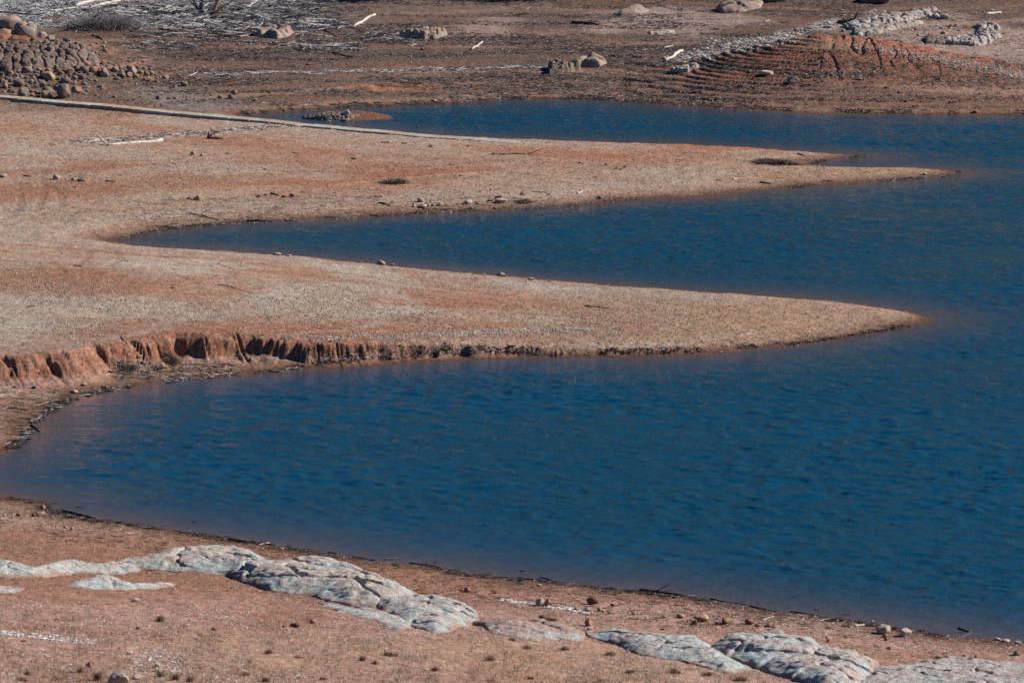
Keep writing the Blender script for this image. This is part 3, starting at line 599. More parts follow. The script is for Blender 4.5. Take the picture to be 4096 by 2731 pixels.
outcrop([(485,2248),(540,2215),(620,2195),(730,2190),(880,2185),(1000,2200),(1100,2240),(1240,2225),(1330,2240),(1450,2258),(1500,2300),(1560,2312),(1640,2340),(1690,2378),(1620,2420),(1500,2430),(1400,2425),(1250,2385),(1080,2370),(1000,2335),(900,2305),(700,2288),(560,2280),(490,2268)], 0.76, 1.81, 'lichen', 'largest pale lumpy granite outcrop, the long hump left of centre in the foreground', lift=36, colr=LG, seed=21, we=1.3, res=.06, asp=2.0, rotc=.35, crease=.36)
outcrop([(1470,2400),(1560,2380),(1640,2375),(1760,2382),(1850,2402),(1905,2430),(1925,2475),(1880,2500),(1800,2525),(1740,2530),(1660,2512),(1560,2460)], 0.49, 1.43, 'lichen', 'rounded grey rock nose at the right end of the long granite hump', lift=23, colr=LG2, seed=31, we=.9, res=.05, asp=2., rotc=.3, crease=.36)
outcrop([(1250,2400),(1400,2428),(1560,2450),(1680,2500),(1600,2520),(1480,2480),(1300,2430)], 0.20, 0.96, 'lichen', 'flat lichen-covered rock skirt below the granite hump', lift=7, colr=LG2, seed=35, we=.6, res=.05, asp=2., rotc=.3, crease=.36)
outcrop([(260,2345),(330,2310),(400,2293),(470,2298),(500,2325),(600,2325),(700,2335),(650,2350),(480,2362),(350,2356)], 0.39, 1.59, 'lichen', 'small pale green rock hump lying alone below the left rock band', lift=18, colr=LG2, seed=41, we=.9, res=.05, crease=.36)
outcrop([(-60,2335),(60,2345),(110,2352),(60,2372),(-60,2375)], 0.18, 1.11, 'lichen', 'flat pale green rock patch at the left edge', lift=7, colr=LG2, seed=43, we=.5, res=.05, crease=.36)
outcrop([(1880,2480),(1960,2480),(2030,2485),(2100,2468),(2150,2468),(2280,2500),(2345,2535),(2330,2560),(2200,2556),(2080,2552),(1960,2530)], 0.38, 1.43, 'lichen', 'low pinkish and green rock slab between the two big foreground outcrops', lift=18, colr=((.42,.49,.46),(.38,.27,.23)), seed=51, we=.8, res=.05, asp=2.2, rotc=.3, crease=.36)
outcrop([(2345,2532),(2370,2515),(2450,2510),(2560,2530),(2700,2545),(2780,2525),(2850,2560),(2880,2600),(2960,2640),(3060,2690),(2900,2690),(2700,2640),(2560,2620),(2450,2572),(2350,2548)], 0.55, 1.76, 'lichen', 'long grey-green rock tongue with a deep crack at lower right', lift=26, colr=LG2, seed=61, we=1.0, res=.05, asp=2.4, rotc=.45, crease=.36)
outcrop([(2850,2560),(2900,2548),(3030,2538),(3090,2515),(3150,2525),(3180,2550),(3230,2530),(3280,2545),(3310,2590),(3400,2600),(3470,2620),(3520,2655),(3500,2720),(3440,2760),(3300,2760),(3100,2700),(2980,2660),(2840,2610)], 0.76, 2.05, 'lichen', 'big pale boulder-topped outcrop at the lower right of the beach', lift=36, colr=((.41,.47,.46),(.48,.42,.38)), seed=71, we=1.2, res=.055, asp=1.5, rotc=.5, crease=.36)
outcrop([(3400,2770),(3420,2700),(3500,2668),(3600,2660),(3700,2640),(3790,2625),(3900,2640),(4000,2640),(4096,2650),(4260,2650),(4260,2810),(3440,2830)], 0.38, 1.11, 'lichen', 'broken grey and green rock shelf in the bottom right corner', lift=18, colr=((.38,.45,.43),(.46,.40,.37)), seed=81, we=.7, res=.055, asp=2.2, rotc=.2, crease=.36)
# far outcrops
outcrop([(-150,200),(0,192),(140,188),(250,186),(330,198),(380,215),(402,245),(395,262),(330,272),(250,282),(140,292),(0,300),(-150,300)], 1.15, .85, 'cobble', 'cobbled dark ledge of packed rounded stones below the left summit boulders', lift=8, seed=91, we=1.9, res=.09, asp=1.25, crease=.55, cell2=2.2)
outcrop([(-100,152),(0,150),(60,158),(100,168),(190,176),(215,188),(100,196),(-100,200)], 1.0, 1.6, 'rock_red', 'dark red soil-stained rock under the summit boulders', seed=95, we=1.2, res=.14, asp=1.6)
outcrop([(1008,140),(1030,124),(1090,120),(1150,123),(1182,134),(1160,146),(1110,156),(1020,150)], .85, 1.3, 'rock_pink', 'low pink granite dome on the hillside among driftwood', lift=8, seed=101, we=.8, res=.1, asp=1.4)
outcrop([(1585,143),(1640,135),(1700,128),(1760,128),(1788,140),(1760,152),(1700,160),(1640,150)], .9, .75, 'rock_pink', 'cobbled pink outcrop with a dark undercut on the hillside', lift=8, seed=105, we=.5, res=.09, asp=1.1)
outcrop([(2190,275),(2215,258),(2300,272),(2320,282),(2270,292),(2200,296)], 1.0, .7, 'rock_grey', 'ragged grey rock ledge in shade above the back bay', lift=10, seed=111, we=.4, res=.09, asp=1.2)
outcrop([(2270,266),(2310,240),(2360,230),(2415,236),(2430,255),(2400,268),(2320,270)], .9, 1.8, 'rock_pink', 'smooth pink granite dome right of the ragged ledge', lift=8, seed=115, we=1.3, res=.12, asp=1.5)
outcrop([(2680,288),(2720,272),(2790,262),(2800,272),(2750,290),(2690,296)], .6, .6, 'rock_pale', 'small pale broken outcrop left of the red mound', lift=6, seed=121, we=.4, res=.1)
outcrop([(3360,105),(3480,70),(3600,50),(3700,36),(3750,42),(3740,66),(3640,82),(3540,100),(3420,125),(3370,118)], .55, 1.0, 'ridge', 'long pale blocky ridge of rock on the upper right hill', lift=8, seed=131, we=1.0, res=.09, asp=1.3, crease=.75, edge=1.0)
outcrop([(3400,130),(3480,118),(3600,96),(3680,86),(3700,96),(3600,116),(3500,140),(3430,146)], .45, .7, 'ridge', 'broken pale rubble ledge below the blocky ridge', lift=5, seed=135, we=.5, res=.1)
outcrop([(3900,100),(3960,92),(3990,110),(3998,150),(3980,172),(3900,186),(3800,182),(3760,170),(3800,150),(3900,146)], .6, .8, 'ridge', 'knobbly pale and tan outcrop at the right hill flank', lift=8, seed=141, we=.8, res=.09, asp=1.2, crease=.75, edge=.9)
outcrop([(3690,156),(3740,150),(3800,160),(3790,178),(3700,176)], .5, .6, 'rock_grey', 'low grey rubble patch left of the knobbly outcrop', lift=5, seed=143, we=.5, res=.1)
outcrop([(2590,132),(2700,124),(2700,138),(2600,140)], .3, .6, 'rock_pale', 'flat pale rock scar in the middle of the hillside', seed=145, we=.5, res=.12)
outcrop([(2450,60),(2520,22),(2570,24),(2600,44),(2560,56),(2480,64)], .6, 2.4, 'rock_pink', 'smooth pink bedrock hump on the middle hillside', lift=6, seed=147, we=1.8, res=.15)
outcrop([(2860,40),(2900,14),(2990,4),(3060,8),(3040,34),(2960,52),(2880,54)], .8, 2.0, 'rock_pink', 'pale pink bedrock hump near the top of the hill', lift=8, seed=149, we=1.6, res=.15)
outcrop([(1200,472),(1260,462),(1330,455),(1400,456),(1420,470),(1390,480),(1300,480),(1215,478)], .35, .45, 'rock_grey', 'rubble heap forming the left half of the small island', lift=3, seed=151, we=.3, res=.07, asp=1.1)

# loose boulders of the rockfall: individual copies of a few shapes
protos = {}
def rockcopy(px, py, w, h, mat, label, group, cat='rock', k=None, below=False):
    k = random.randrange(9) if k is None else k
    key = (mat, k)
    p = gp(px, py)[0]; D = math.hypot(p[0], p[1]); s = D*PXM
    if key not in protos:
        v, f = rock_shape(500+k*13+len(mat), 2 if D > 300 else 3, .25+.6*(k % 2))
        protos[key] = mesh('rock', v, f, M[mat], smooth=k % 2 == 0); o = protos[key]
    else: o = protos[key].copy(); C.objects.link(o)
    wx = w*s/2; hz = h*s/2*1.1
    o.scale = (wx, wx*random.uniform(.8, 1.2), hz); o.rotation_euler = (random.uniform(-.25, .25), random.uniform(-.25, .25), random.uniform(0, 6.28))
    o.location = (float(p[0]), float(p[1]+wx*.5), float(p[2]+hz*.6)); o.name = 'boulder'; return tag(o, label, 'boulder', group)
def spill(n, region, wr, mats, label, group, mask=None):
    pts = []
    tries = 0
    while len(pts) < n and tries < n*60:
        tries += 1
        x = random.uniform(region[0], region[2]); y = random.uniform(region[1], region[3]); w = wr[0]+(wr[1]-wr[0])*random.random()**2
        if mask and not mask(x, y): continue
        if any(abs(x-a) < (w+b)*.42 and abs(y-c) < (w+b)*.30 for a, c, b in pts): continue
        pts.append((x, y, w))
    for x, y, w in sorted(pts, key=lambda p: p[1]): rockcopy(x, y, w, w*random.uniform(.6, .85), random.choice(mats), label, group)
spill(115, (0, 272, 340, 392), (18, 64), ['rock_grey', 'rock_pink', 'rock_grey', 'rock_tan'], 'rounded grey-brown boulder in the rockfall heaped below the cobbled ledge', 'boulders of the rockfall below the left ledge', lambda x, y: y < 300+98*(1-abs(x-130)/260)+5)
spill(62, (0, 205, 400, 292), (20, 40), ['rock_grey', 'rock_tan', 'rock_grey', 'rock_brown'], 'rounded boulder packed on the face of the cobbled ledge', 'boulders packed on the left ledge', lambda x, y: y > 292-70*(1-max(0, x-300)/160))
spill(50, (330, 250, 640, 330), (12, 36), ['rock_grey', 'rock_pink', 'rock_tan'], 'brown boulder in the stony tail running right from the cobbled ledge', 'boulders of the stony tail right of the left ledge', lambda x, y: abs(y-(262+(x-330)*.16)) < 26)
spill(20, (220, 175, 420, 230), (12, 30), ['rock_pink', 'rock_tan'], 'pinkish boulder on the slope just above the cobbled ledge', 'boulders above the left ledge', lambda x, y: y < 160+x*.15+14)
spill(24, (3340, 50, 3800, 150), (8, 22), ['rock_pale', 'rock_pink'], 'pale stone fallen along the blocky ridge on the upper right hill', 'stones along the pale ridge', lambda x, y: abs(y-(128-(x-3360)*.19)) < 22)
spill(14, (3660, 100, 4010, 195), (8, 20), ['rock_pale', 'rock_grey', 'rock_pink'], 'pale stone around the knobbly outcrop at the right hill flank', 'stones around the knobbly outcrop')
spill(26, (3200, 285, 3480, 325), (7, 16), ['rock_grey', 'rock_pink'], 'grey stone in the stony strip across the red mound', 'stones across the red mound')

# ------------------------------------------------------------------ wood
def tube(pts, rad, sides=8, seed=0, rough=.12):
    pts = np.array(pts, float); rad = np.array(rad, float); n = len(pts)
    T = np.gradient(pts, axis=0); T /= np.linalg.norm(T, axis=1)[:, None]+1e-9
    r = np.random.default_rng(seed); V = []
    pts = np.concatenate([pts[:1]-T[:1]*.001, pts, pts[-1:]+T[-1:]*.001]); T = np.concatenate([T[:1], T, T[-1:]]); rad = np.concatenate([[rad[0]*.35], rad, [rad[-1]*.3]])
    for i in range(n+2):
        up = np.array([0, 0, 1.]) if abs(T[i][2]) < .9 else np.array([1., 0, 0])
        a = np.cross(T[i], up); a /= np.linalg.norm(a); b = np.cross(a, T[i])
        for k in range(sides):
            th = 2*math.pi*k/sides; q = rad[i]*(1+rough*r.normal()); V.append(pts[i]+a*math.cos(th)*q+b*math.sin(th)*q)
    Fc = []
    for i in range(n+1):
        for k in range(sides): k2 = (k+1) % sides; Fc.append([i*sides+k, i*sides+k2, (i+1)*sides+k2, (i+1)*sides+k])
    return np.array(V), np.array(Fc)
def curve(p0, p1, n=7, wob=.05, sag=0., seed=0):
    r = np.random.default_rng(seed); p0 = np.array(p0, float); p1 = np.array(p1, float); L = np.linalg.norm(p1-p0); t = np.linspace(0, 1, n)[:, None]
    w = np.cumsum(r.normal(size=(n, 3))*wob*L/n**.5, 0); w -= w[0]+(w[-1]-w[0])*t; w[:, 2] *= .6
    q = p0+(p1-p0)*t+w; q[:, 2] -= sag*L*np.sin(np.pi*t[:, 0]); return q
def join(parts):
    V = []; Fc = []; n = 0
    for v, f in parts: V.append(v); Fc.append(f+n); n += len(v)
    return np.concatenate(V), np.concatenate(Fc)
def W(px, py, up=0.): p = gp(px, py)[0]; return p+np.array([0, 0, up])
def pxup(base, px, py):
    """point seen at px,py standing at the same distance as base"""
    a, fy, fz = ray(px, py); t = base[1]/fy; return np.array([a*t, base[1], H+fz*t])
def log(px0, py0, px1, py1, thick, mat, label, branches=(), cat='driftwood', seed=None, taper=.6, wob=.04, raised=False, name='driftwood_log', group=None, n=9):
    """log between two photo points; branches: (t, dpx, dpy, thick) rising from the trunk"""
    seed = int(px0+py0*3) if seed is None else seed
    a = W(px0, py0); s = a[1]*PXM; b = pxup(a, px1, py1) if raised else W(px1, py1)
    r = thick*s/2; ra = a+[0, 0, r*.8]; rb = b+[0, 0, 0 if raised else r*taper*.8]
    L = curve(ra, rb, n, wob, seed=seed); root = empty(name, a, label, cat, group)
    if not raised: L[1:-1, 2] = np.maximum(L[1:-1, 2], ground(L[1:-1, 0], L[1:-1, 1])+r*.3)
    v, f = tube(L, np.linspace(r, r*taper, n)*(1+.12*np.random.default_rng(seed).normal(size=n)), 9, seed)
    mesh('trunk', v, f, M[mat], root, smooth=True, loc=a)
    for o in C.objects[-1:]: o.location = (0, 0, 0)
    for i, (t, dx, dy, th) in enumerate(branches):
        q = L[int(t*(n-1))]; e = pxup(q, *(np.array(proj(q[0], q[1], q[2]))+[dx, dy]))
        v, f = tube(curve(q, e, 6, .08, seed=seed+i+1), np.linspace(th*s/2, th*s/5, 6), 6, seed+i)
        o = mesh('branch', v, f, M[mat], root, smooth=True, loc=a); o.location = (0, 0, 0)
    return root
log(430,583,648,566,10,'wood_pale','bleached white log with an upright branch at its left end on the middle flat',[(0.,-50,-52,9),(.97,-40,-9,6)],taper=1.5,seed=3,wob=.03)
log(350,570,415,557,4,'wood_pale','thin pale stick lying left of the bleached white log')
log(832,556,893,557,13,'wood_dark','short charred black stump lying right of the bleached log',[(0.,2,-22,12),(.2,10,-18,9)],taper=.5,cat='stump',name='fallen_stump')
log(1968,619,2110,617,8,'wood_tan','long wavy peeled stick lying near the tyre tracks',[(1.,65,-20,6)],taper=.7,wob=.05,seed=21,n=13)
log(1412,113,1500,63,11,'wood_pale','pinkish straight log pointing up the hill with dark root end',[(0.,-20,-14,6),(0.,-24,0,5)],taper=.9)
log(1885,200,1930,173,8,'wood_pale','short pale log slanting on the hillside above the back bay',taper=.9)
log(2662,248,2728,208,11,'wood_pale','pale slanting log left of the red mound',[(1.,14,6,5)],taper=1.1)
log(2655,193,2693,184,6,'wood_pale','short pale log above the slanting log')
log(2290,94,2395,102,12,'wood_dark','dark fallen branch heap in the middle of the hillside',[(.1,-14,-10,3),(.3,20,-14,3),(.5,30,-12,3),(1.,6,-8,4)])
log(1330,213,1415,232,7,'wood_dark','dark forked branch fallen on the hillside',[(.5,26,6,3)])
log(1300,122,1345,150,6,'wood_dark','dark broken branch leaning beside the pink granite dome',[(1.,20,8,4)])
log(1225,165,1320,165,6,'wood_grey','grey forked branch below the pink granite dome',[(.2,25,-15,4),(.4,60,0,4)])
log(3945,60,4003,54,9,'wood_pale','white plank-like log resting on a short block on the right hill',[(0.,4,-4,9)],taper=.9)
log(3350,95,3412,92,14,'wood_dark','dark uprooted stump with a raised horn on the upper right hill',[(1.,20,-38,13),(.3,10,-14,8),(0.,-12,4,5)],taper=1.2,cat='stump',name='fallen_stump')
log(895,148,965,152,9,'wood_dark','dark log left of the pink granite dome')
log(370,145,410,158,9,'wood_dark','short dark log above the rockfall slope')
log(255,163,282,168,12,'wood_grey','grey flat log end lying above the cobbled ledge')
log(560,120,618,95,6,'wood_pale','white twisted branch lying up the left hillside',[(0.3,0,-28,5)])
log(575,115,610,72,5,'wood_pale','forked white branch standing out of the brush heap',[(.6,-22,-10,4)],raised=True)
log(300,132,317,114,5,'wood_pale','short white stick at the edge of the brush heap')
log(640,118,706,132,7,'wood_dark','dark curved branch right of the forked white branch')
log(300,32,398,2,16,'wood_pale','bright white log pointing up at the top left hillside',taper=.9)
log(360,36,480,4,12,'wood_pale','second bright white log under the first at the top left',taper=.9)
log(190,50,470,18,9,'wood_pale','long thin white log in front of the brush at the top left',wob=.02)
log(0,52,170,64,9,'wood_grey','long grey log at the left edge of the hillside',wob=.02)
log(1320,8,1355,2,8,'wood_pale','white branch fork near the top of the hillside',[(1.,4,6,4)])
log(1770,22,1778,0,5,'wood_pale','slim white snag standing near the top middle of the hill',[(.6,18,-10,3)],raised=True,cat='snag',name='tree_snag')
log(2295,745,2320,742,4,'wood_tan','small tan stick on the shore flat'); log(1690,838,1832,836,5,'wood_tan','pale plank lying along the shore below the shore rocks',wob=.01,taper=.9,cat='plank',name='wooden_plank')
log(1083,775,1115,784,7,'wood_dark','short dark stick between the flat stones on the shore flat'); log(1515,812,1562,824,6,'wood_dark','dark curved stick above the middle shore')
log(1170,614,1195,616,5,'wood_dark','short black stick on the back flat'); log(1405,634,1425,638,5,'wood_dark','black chip of wood on the middle flat'); log(1608,574,1626,576,5,'wood_dark','black chip of wood near the concrete path')
log(427,724,462,729,5,'wood_dark','thin dark stick on the left of the middle flat'); log(95,705,125,708,6,'wood_dark','dark stick at the left near the low pale stone')
log(760,855,870,880,5,'wood_dark','long dark branch by the head of the middle bay',[(.5,-20,-14,3),(.8,20,6,3)],seed=5); log(620,905,700,912,4,'wood_dark','thin dark branch at the head of the middle bay',[(.4,40,-14,3)])
log(985,886,1090,884,7,'wood_dark','wet black log at the waterline of the middle bay',[(.4,10,-12,5)]); log(1478,862,1515,865,8,'wood_dark','wet black log end on the middle shoreline')
log(2128,768,2198,776,4,'wood_grey','thin forked grey branch on the shore flat',[(1.,14,-12,2)]); log(2310,775,2332,765,7,'wood_pale','small cream branch stub on the shore flat'); log(2705,640,2745,642,5,'wood_pale','white stick at the end of the concrete path')
log(3190,617,3218,625,6,'wood_dark','short dark log on the back spit near its tip'); log(3040,731,3085,736,8,'wood_dark','dark log on the middle spit near the shore',[(.3,8,-4,4)]); log(2865,722,2888,724,5,'wood_dark','short dark log left of the other on the middle spit'); log(2932,718,2950,715,6,'wood_pale','white chip of wood on the middle spit'); log(3292,725,3332,727,5,'wood_dark','flat black log on the shoreline of the middle spit')
log(3825,688,3845,687,5,'wood_dark','black branch floating off the tip of the middle spit',[(0.4,-6,-5,3)],cat='floating branch',name='floating_branch')
log(870,1138,1012,1174,3,'wood_dark','long thin bent twig on the near spit gravel',wob=.05); log(296,1063,333,1063,4,'wood_dark','short dark stick on the left of the near spit'); log(110,1227,140,1227,6,'wood_dark','black stick on the left gravel of the near spit'); log(498,1045,515,1046,5,'wood_dark','small dark stick on the near spit')
log(1520,1208,1570,1207,4,'wood_pale','thin white stick in the middle of the near spit'); log(2340,1226,2440,1234,5,'wood_dark','dark twiggy branch lying in the middle of the near spit',[(.3,-22,-8,3),(.5,30,-10,3),(.7,-20,6,3),(.2,40,6,3)])
log(487,1351,508,1374,8,'wood_grey','grey stick leaning over the lip of the eroded bank'); log(578,1462,603,1492,8,'wood_grey','slanting grey stick below the eroded bank'); log(553,1445,560,1466,7,'wood_grey','short grey stick under the pale stone in the bank'); log(435,1490,475,1488,9,'wood_dark','dark log at the foot of the eroded bank')
log(138,1553,155,1535,12,'wood_grey','rotten grey stump on the bay shore',[(0.,-8,-14,8),(.5,0,-10,6)],cat='stump',name='fallen_stump'); log(130,1625,215,1605,4,'wood_tan','long curved peeled branch on the bay shore',[(1.,60,-8,3)]); log(125,1570,190,1573,4,'wood_pale','thin pale stick on the bay shore'); log(30,1632,118,1640,5,'wood_dark','dark branch on the bay shore',[(.6,40,6,3)])
log(128,1712,228,1670,2.5,'wood_pale','thin pale twig reaching out over the bay water',raised=True,wob=.03); log(660,1533,708,1532,4,'wood_dark','black stick half afloat under the bank'); log(445,1556,485,1547,8,'wood_grey','grey log end at the bay waterline')
log(125,1702,158,1727,9,'wood_dark','black wet snag in the curve of the bay shore',[(.5,14,-4,5)])
log(190,2169,260,2166,5,'wood_tan','thin tan branch lying on the left beach',[(1.,45,-16,4)]); log(2560,2360,2740,2382,10,'wood_dark','tangled black driftwood at the waterline by the leaning stick',[(.2,-30,-8,5),(.7,50,12,5),(.5,40,-8,4)],wob=.03)
log(2600,2376,2678,2334,5,'wood_dark','straight black stick leaning up out of the waterline debris',raised=True,wob=.008); log(2068,2312,2210,2325,6,'wood_dark','long black driftwood line at the middle waterline',[(.6,18,-10,4)]); log(2165,2308,2212,2322,6,'wood_dark','short black branch just in the water',[(0.,2,-8,3)],cat='floating branch',name='floating_branch')
log(2842,2397,2985,2418,7,'wood_dark','black driftwood line right of the leaning stick',[(.8,40,-8,3)]); log(3000,2424,3110,2446,7,'wood_dark','black driftwood strip further along the waterline'); log(3160,2444,3290,2466,5,'wood_dark','thin black driftwood strip at the right waterline')
log(3260,2440,3278,2438,7,'wood_dark','small black snag poking out of the shallow water',cat='floating branch',name='floating_branch'); log(3372,2458,3402,2456,5,'wood_dark','thin dark branch in the shallows left of the pale log',cat='floating branch',name='floating_branch')
log(3418,2503,3458,2503,8,'wood_pale','peeled cream log lying at the waterline next to the pointed boulder',[(1.,36,-18,11)],taper=1.2); log(3275,2482,3322,2472,3,'wood_pale','thin cream stick on the right beach')
log(3832,2513,3880,2528,9,'wood_dark','curved black branch floating in the shallows at right',cat='floating branch',name='floating_branch'); log(3850,2546,3884,2528,3,'wood_grey','thin grey twig beside the floating black branch')
log(2078,2283,2100,2286,4,'wood_dark','tiny black stick floating in the near water',cat='floating branch',name='floating_branch'); log(770,2086,785,2084,5,'wood_dark','black stub floating in the water at lower left',cat='floating branch',name='floating_branch'); log(303,2027,342,2032,3,'wood_dark','thin black stick floating by the left shore',cat='floating branch',name='floating_branch'); log(180,2017,240,2012,4,'wood_dark','black branch poking into the water at the left shore')
log(250,2045,375,2073,8,'wood_dark','black driftwood line along the left waterline',[(.7,-4,-12,3)]); log(905,2156,1100,2180,7,'wood_dark','long black driftwood line above the grey outcrop'); log(1035,2178,1078,2170,4,'wood_pale','pale stick on the black driftwood line')
log(1410,2227,1500,2241,6,'wood_dark','dark driftwood strip at the waterline beyond the granite hump'); log(1540,2236,1592,2236,6,'wood_tan','brown branch at the waterline beyond the granite hump'); log(1640,2250,1760,2270,5,'wood_dark','dark driftwood strip right of the brown branch',[(.5,10,-10,3)]); log(1735,2255,1745,2240,4,'wood_dark','small upright snag in the shallows',raised=True)
log(1312,2210,1345,2212,5,'wood_dark','short black branch in the water near the hump'); log(1990,2330,2010,2312,3,'wood_grey','small grey forked twig on the beach',[(.5,14,6,2)],raised=True); log(2290,2405,2350,2388,3,'wood_tan','thin tan stick leaning behind the dark red boulder',[(.1,4,-22,2)])
log(2388,2352,2416,2366,5,'wood_tan','curved tan branch near the middle waterline'); log(3050,2478,3095,2466,5,'wood_pale','pale stick left of the right outcrop'); log(52,1997,55,1974,2.5,'wood_tan','thin upright twig at the left shore',[(.3,24,-4,2)],raised=True)
log(1930,2,1945,0,4,'wood_dark','short dark branch at the top edge of the hill'); log(3720,232,3745,232,5,'wood_pale','small white stick right of the red mound'); log(3060,88,3078,82,4,'wood_pale','small white stick on the right hillside')
log(3795,415,3825,410,10,'wood_dark','dark rooty snag above the right far shore',[(.3,-14,-12,3),(.5,2,-16,3),(.8,14,-10,3)],cat='stump',name='fallen_stump')

# shaggy clumps
def clump(px, py, w, h, label, cols_, name='dry_clump', nb=260, cat='dry grass clump', lean=.5, bw=.012, group=None, seed=0, spread=.42):
    r = np.random.default_rng(seed+int(px)); p = gp(px, py)[0]; s = p[1]*PXM; wx = w*s/2; hz = h*s
    bx = r.normal(size=nb)*wx*spread; by = r.normal(size=nb)*wx*spread; le = hz*r.uniform(.5, 1.1, nb)*np.exp(-(bx/wx)**2*.8)
    dx = r.normal(size=nb)*lean*le+bx*.3; dy = r.normal(size=nb)*lean*le; a = r.uniform(0, 3.14, nb); w_ = bw*r.uniform(.6, 1.5, nb)
    gz = ground(p[0]+bx, p[1]+by)-.02
    b0 = np.stack([p[0]+bx, p[1]+by, gz], 1); off = np.stack([np.cos(a)*w_, np.sin(a)*w_, 0*a], 1)
    mid = b0+np.stack([dx*.4, dy*.4, le*.6], 1); tip = b0+np.stack([dx, dy, le*r.uniform(.75, 1, nb)], 1)
    V = np.stack([b0-off, b0+off, mid+off*.8, mid-off*.8, tip+off*.3, tip-off*.3], 1).reshape(-1, 3)
    base = np.arange(nb)[:, None]*6; Fc = np.concatenate([base+[0, 1, 2, 3], base+[3, 2, 4, 5]])
    c = np.array(cols_)[r.integers(0, len(cols_), nb)]*r.uniform(.7, 1.2, (nb, 1)); o = mesh(name, V, Fc, M['weed'], col=np.repeat(c, 6, 0), loc=p); return tag(o, label, cat, group)
DG = [(.22, .14, .08), (.15, .09, .05), (.32, .24, .14), (.10, .06, .035)]; PGc = [(.40, .32, .22), (.30, .23, .16), (.22, .17, .12)]
clump(1580,730,96,18,'shaggy straw-coloured mound lying above the shore rocks',PGc,nb=2200,bw=.03,lean=1.1)
clump(2095,808,60,14,'pale grassy tussock right of the streaked orange rock',PGc,nb=1200,bw=.02,lean=.9); clump(1995,790,20,12,'small straw tuft behind the streaked orange rock',PGc,nb=200,bw=.02)
clump(3110,657,190,18,'long dark heap of twigs on the back spit',[(.09,.055,.045),(.14,.10,.08),(.05,.035,.03)],nb=2600,bw=.03,lean=1.0,name='twig_heap',cat='twig heap')
clump(420,110,260,60,'wide grey brush heap of dead twigs on the top left hillside',[(.26,.24,.22),(.34,.31,.29),(.12,.10,.09)],nb=2600,bw=.018,lean=1.5,spread=.5,name='brush_heap',cat='brush heap')
clump(690,1445,70,20,'tangle of brown twigs caught at the foot of the eroded bank',[(.22,.15,.11),(.12,.08,.06),(.36,.28,.22)],nb=500,bw=.02,lean=1.1,name='twig_heap',cat='twig heap')
clump(520,1475,70,20,'loose tangle of twigs left of the other under the bank',[(.22,.15,.11),(.12,.08,.06),(.36,.28,.22)],nb=400,bw=.02,lean=1.1,name='twig_heap',cat='twig heap')
tufts = [(640,2485,60,40),(552,2515,36,24),(855,2520,50,26),(1072,2615,50,34),(226,2478,36,20),(92,2565,36,24),(1560,2622,120,44),(1450,2640,60,30),(1500,2655,50,26),(1080,2610,40,26),(1190,2630,50,24),(1740,2680,70,30),(1960,2640,60,34),(2050,2560,50,22),(2110,2595,70,30),(2260,2600,80,34),(2440,2620,90,34),(2520,2690,70,34),(2700,2690,90,34),(2830,2700,100,34),(390,2720,60,60),(320,2690,40,50),(700,2720,70,50),(760,2725,50,50),(90,2720,70,40),(110,2700,50,30),(1060,2725,60,36),(1290,2720,50,30),(2120,2715,60,30),(2960,2720,120,36),(640,2705,50,40),(980,2700,40,36),(1960,2725,80,30)]
where = ['on the slope below the left end of the hump','left of the tallest left tuft','below the middle of the granite hump','right of the tuft under the hump','on the far left slope','near the left white stone line','as the widest clump in the middle foreground','left below the widest middle clump','just under the widest middle clump','touching the tuft right of the hump','between the hump tufts and the middle clump','low in the middle foreground','below the gap between the outcrops','beside the pinkish rock slab','just in front of the pinkish rock slab','below the pinkish rock slab','in front of the grey-green rock tongue','below the grey-green rock tongue','at the foot of the rock tongue','in front of the boulder-topped outcrop','left of the bottom boulder','further left of the bottom boulder','right of the bottom boulder','just right of the tuft by the bottom boulder','in the bottom left corner','just above the bottom left corner tuft','at the bottom edge left of centre','at the bottom edge a little further right','at the bottom edge in the middle','at the bottom edge under the boulder-topped outcrop','above the tufts right of the bottom boulder','between the bottom boulder and the middle','on the bottom edge left of the middle one']
for i, (t, wh) in enumerate(zip(tufts, where)): clump(t[0], t[1], t[2]*random.uniform(.8, 1.3), t[3]*random.uniform(.45, .95), 'dry brown weed tuft '+wh, DG, name='weed_tuft', cat='weed tuft', nb=int(40+t[2]*1.2), bw=.008, lean=.45, spread=.25, group='dry weed tufts on the near slope', seed=i)

# ------------------------------------------------------------------ dead trees on the upper hillside
def dead_tree(px, py, trunks, label, mat='wood_grey', name='dead_tree', seed=0):
    a = W(px, py); s = a[1]*PXM; root = empty(name, a, label, 'tree'); r = np.random.default_rng(seed+int(px))
    for i, (dx, dy, th, nbr) in enumerate(trunks):
        e = pxup(a, px+dx, py+dy); L = curve(a-[0, 0, .1], e, 9, .035, seed=seed+i); v, f = tube(L, np.linspace(th*s/2, th*s/6, 9), 8, seed+i)
        o = mesh('trunk', v, f, M[mat], root, smooth=True, loc=a); o.location = (0, 0, 0)
        for k in range(nbr):
            q = L[r.integers(2, 8)]; ln = np.linalg.norm(e-a)*r.uniform(.25, .5); dr = r.normal(size=3); dr[2] = abs(dr[2])*.7; dr /= np.linalg.norm(dr)
            b1 = curve(q, q+dr*ln, 6, .10, seed=seed+k+9); ps = [tube(b1, np.linspace(th*s/7, th*s/26, 6), 5, k)]
            for z in range(4):
                q2 = b1[r.integers(2, 6)]; d2 = dr+r.normal(size=3)*.7; d2 /= np.linalg.norm(d2); ps.append(tube(curve(q2, q2+d2*ln*.45, 5, .1, seed=z+k), np.linspace(th*s/22, th*s/60, 5), 4, z))
            v, f = join(ps); o = mesh('branch', v, f, M[mat], root, smooth=True, loc=a); o.location = (0, 0, 0)
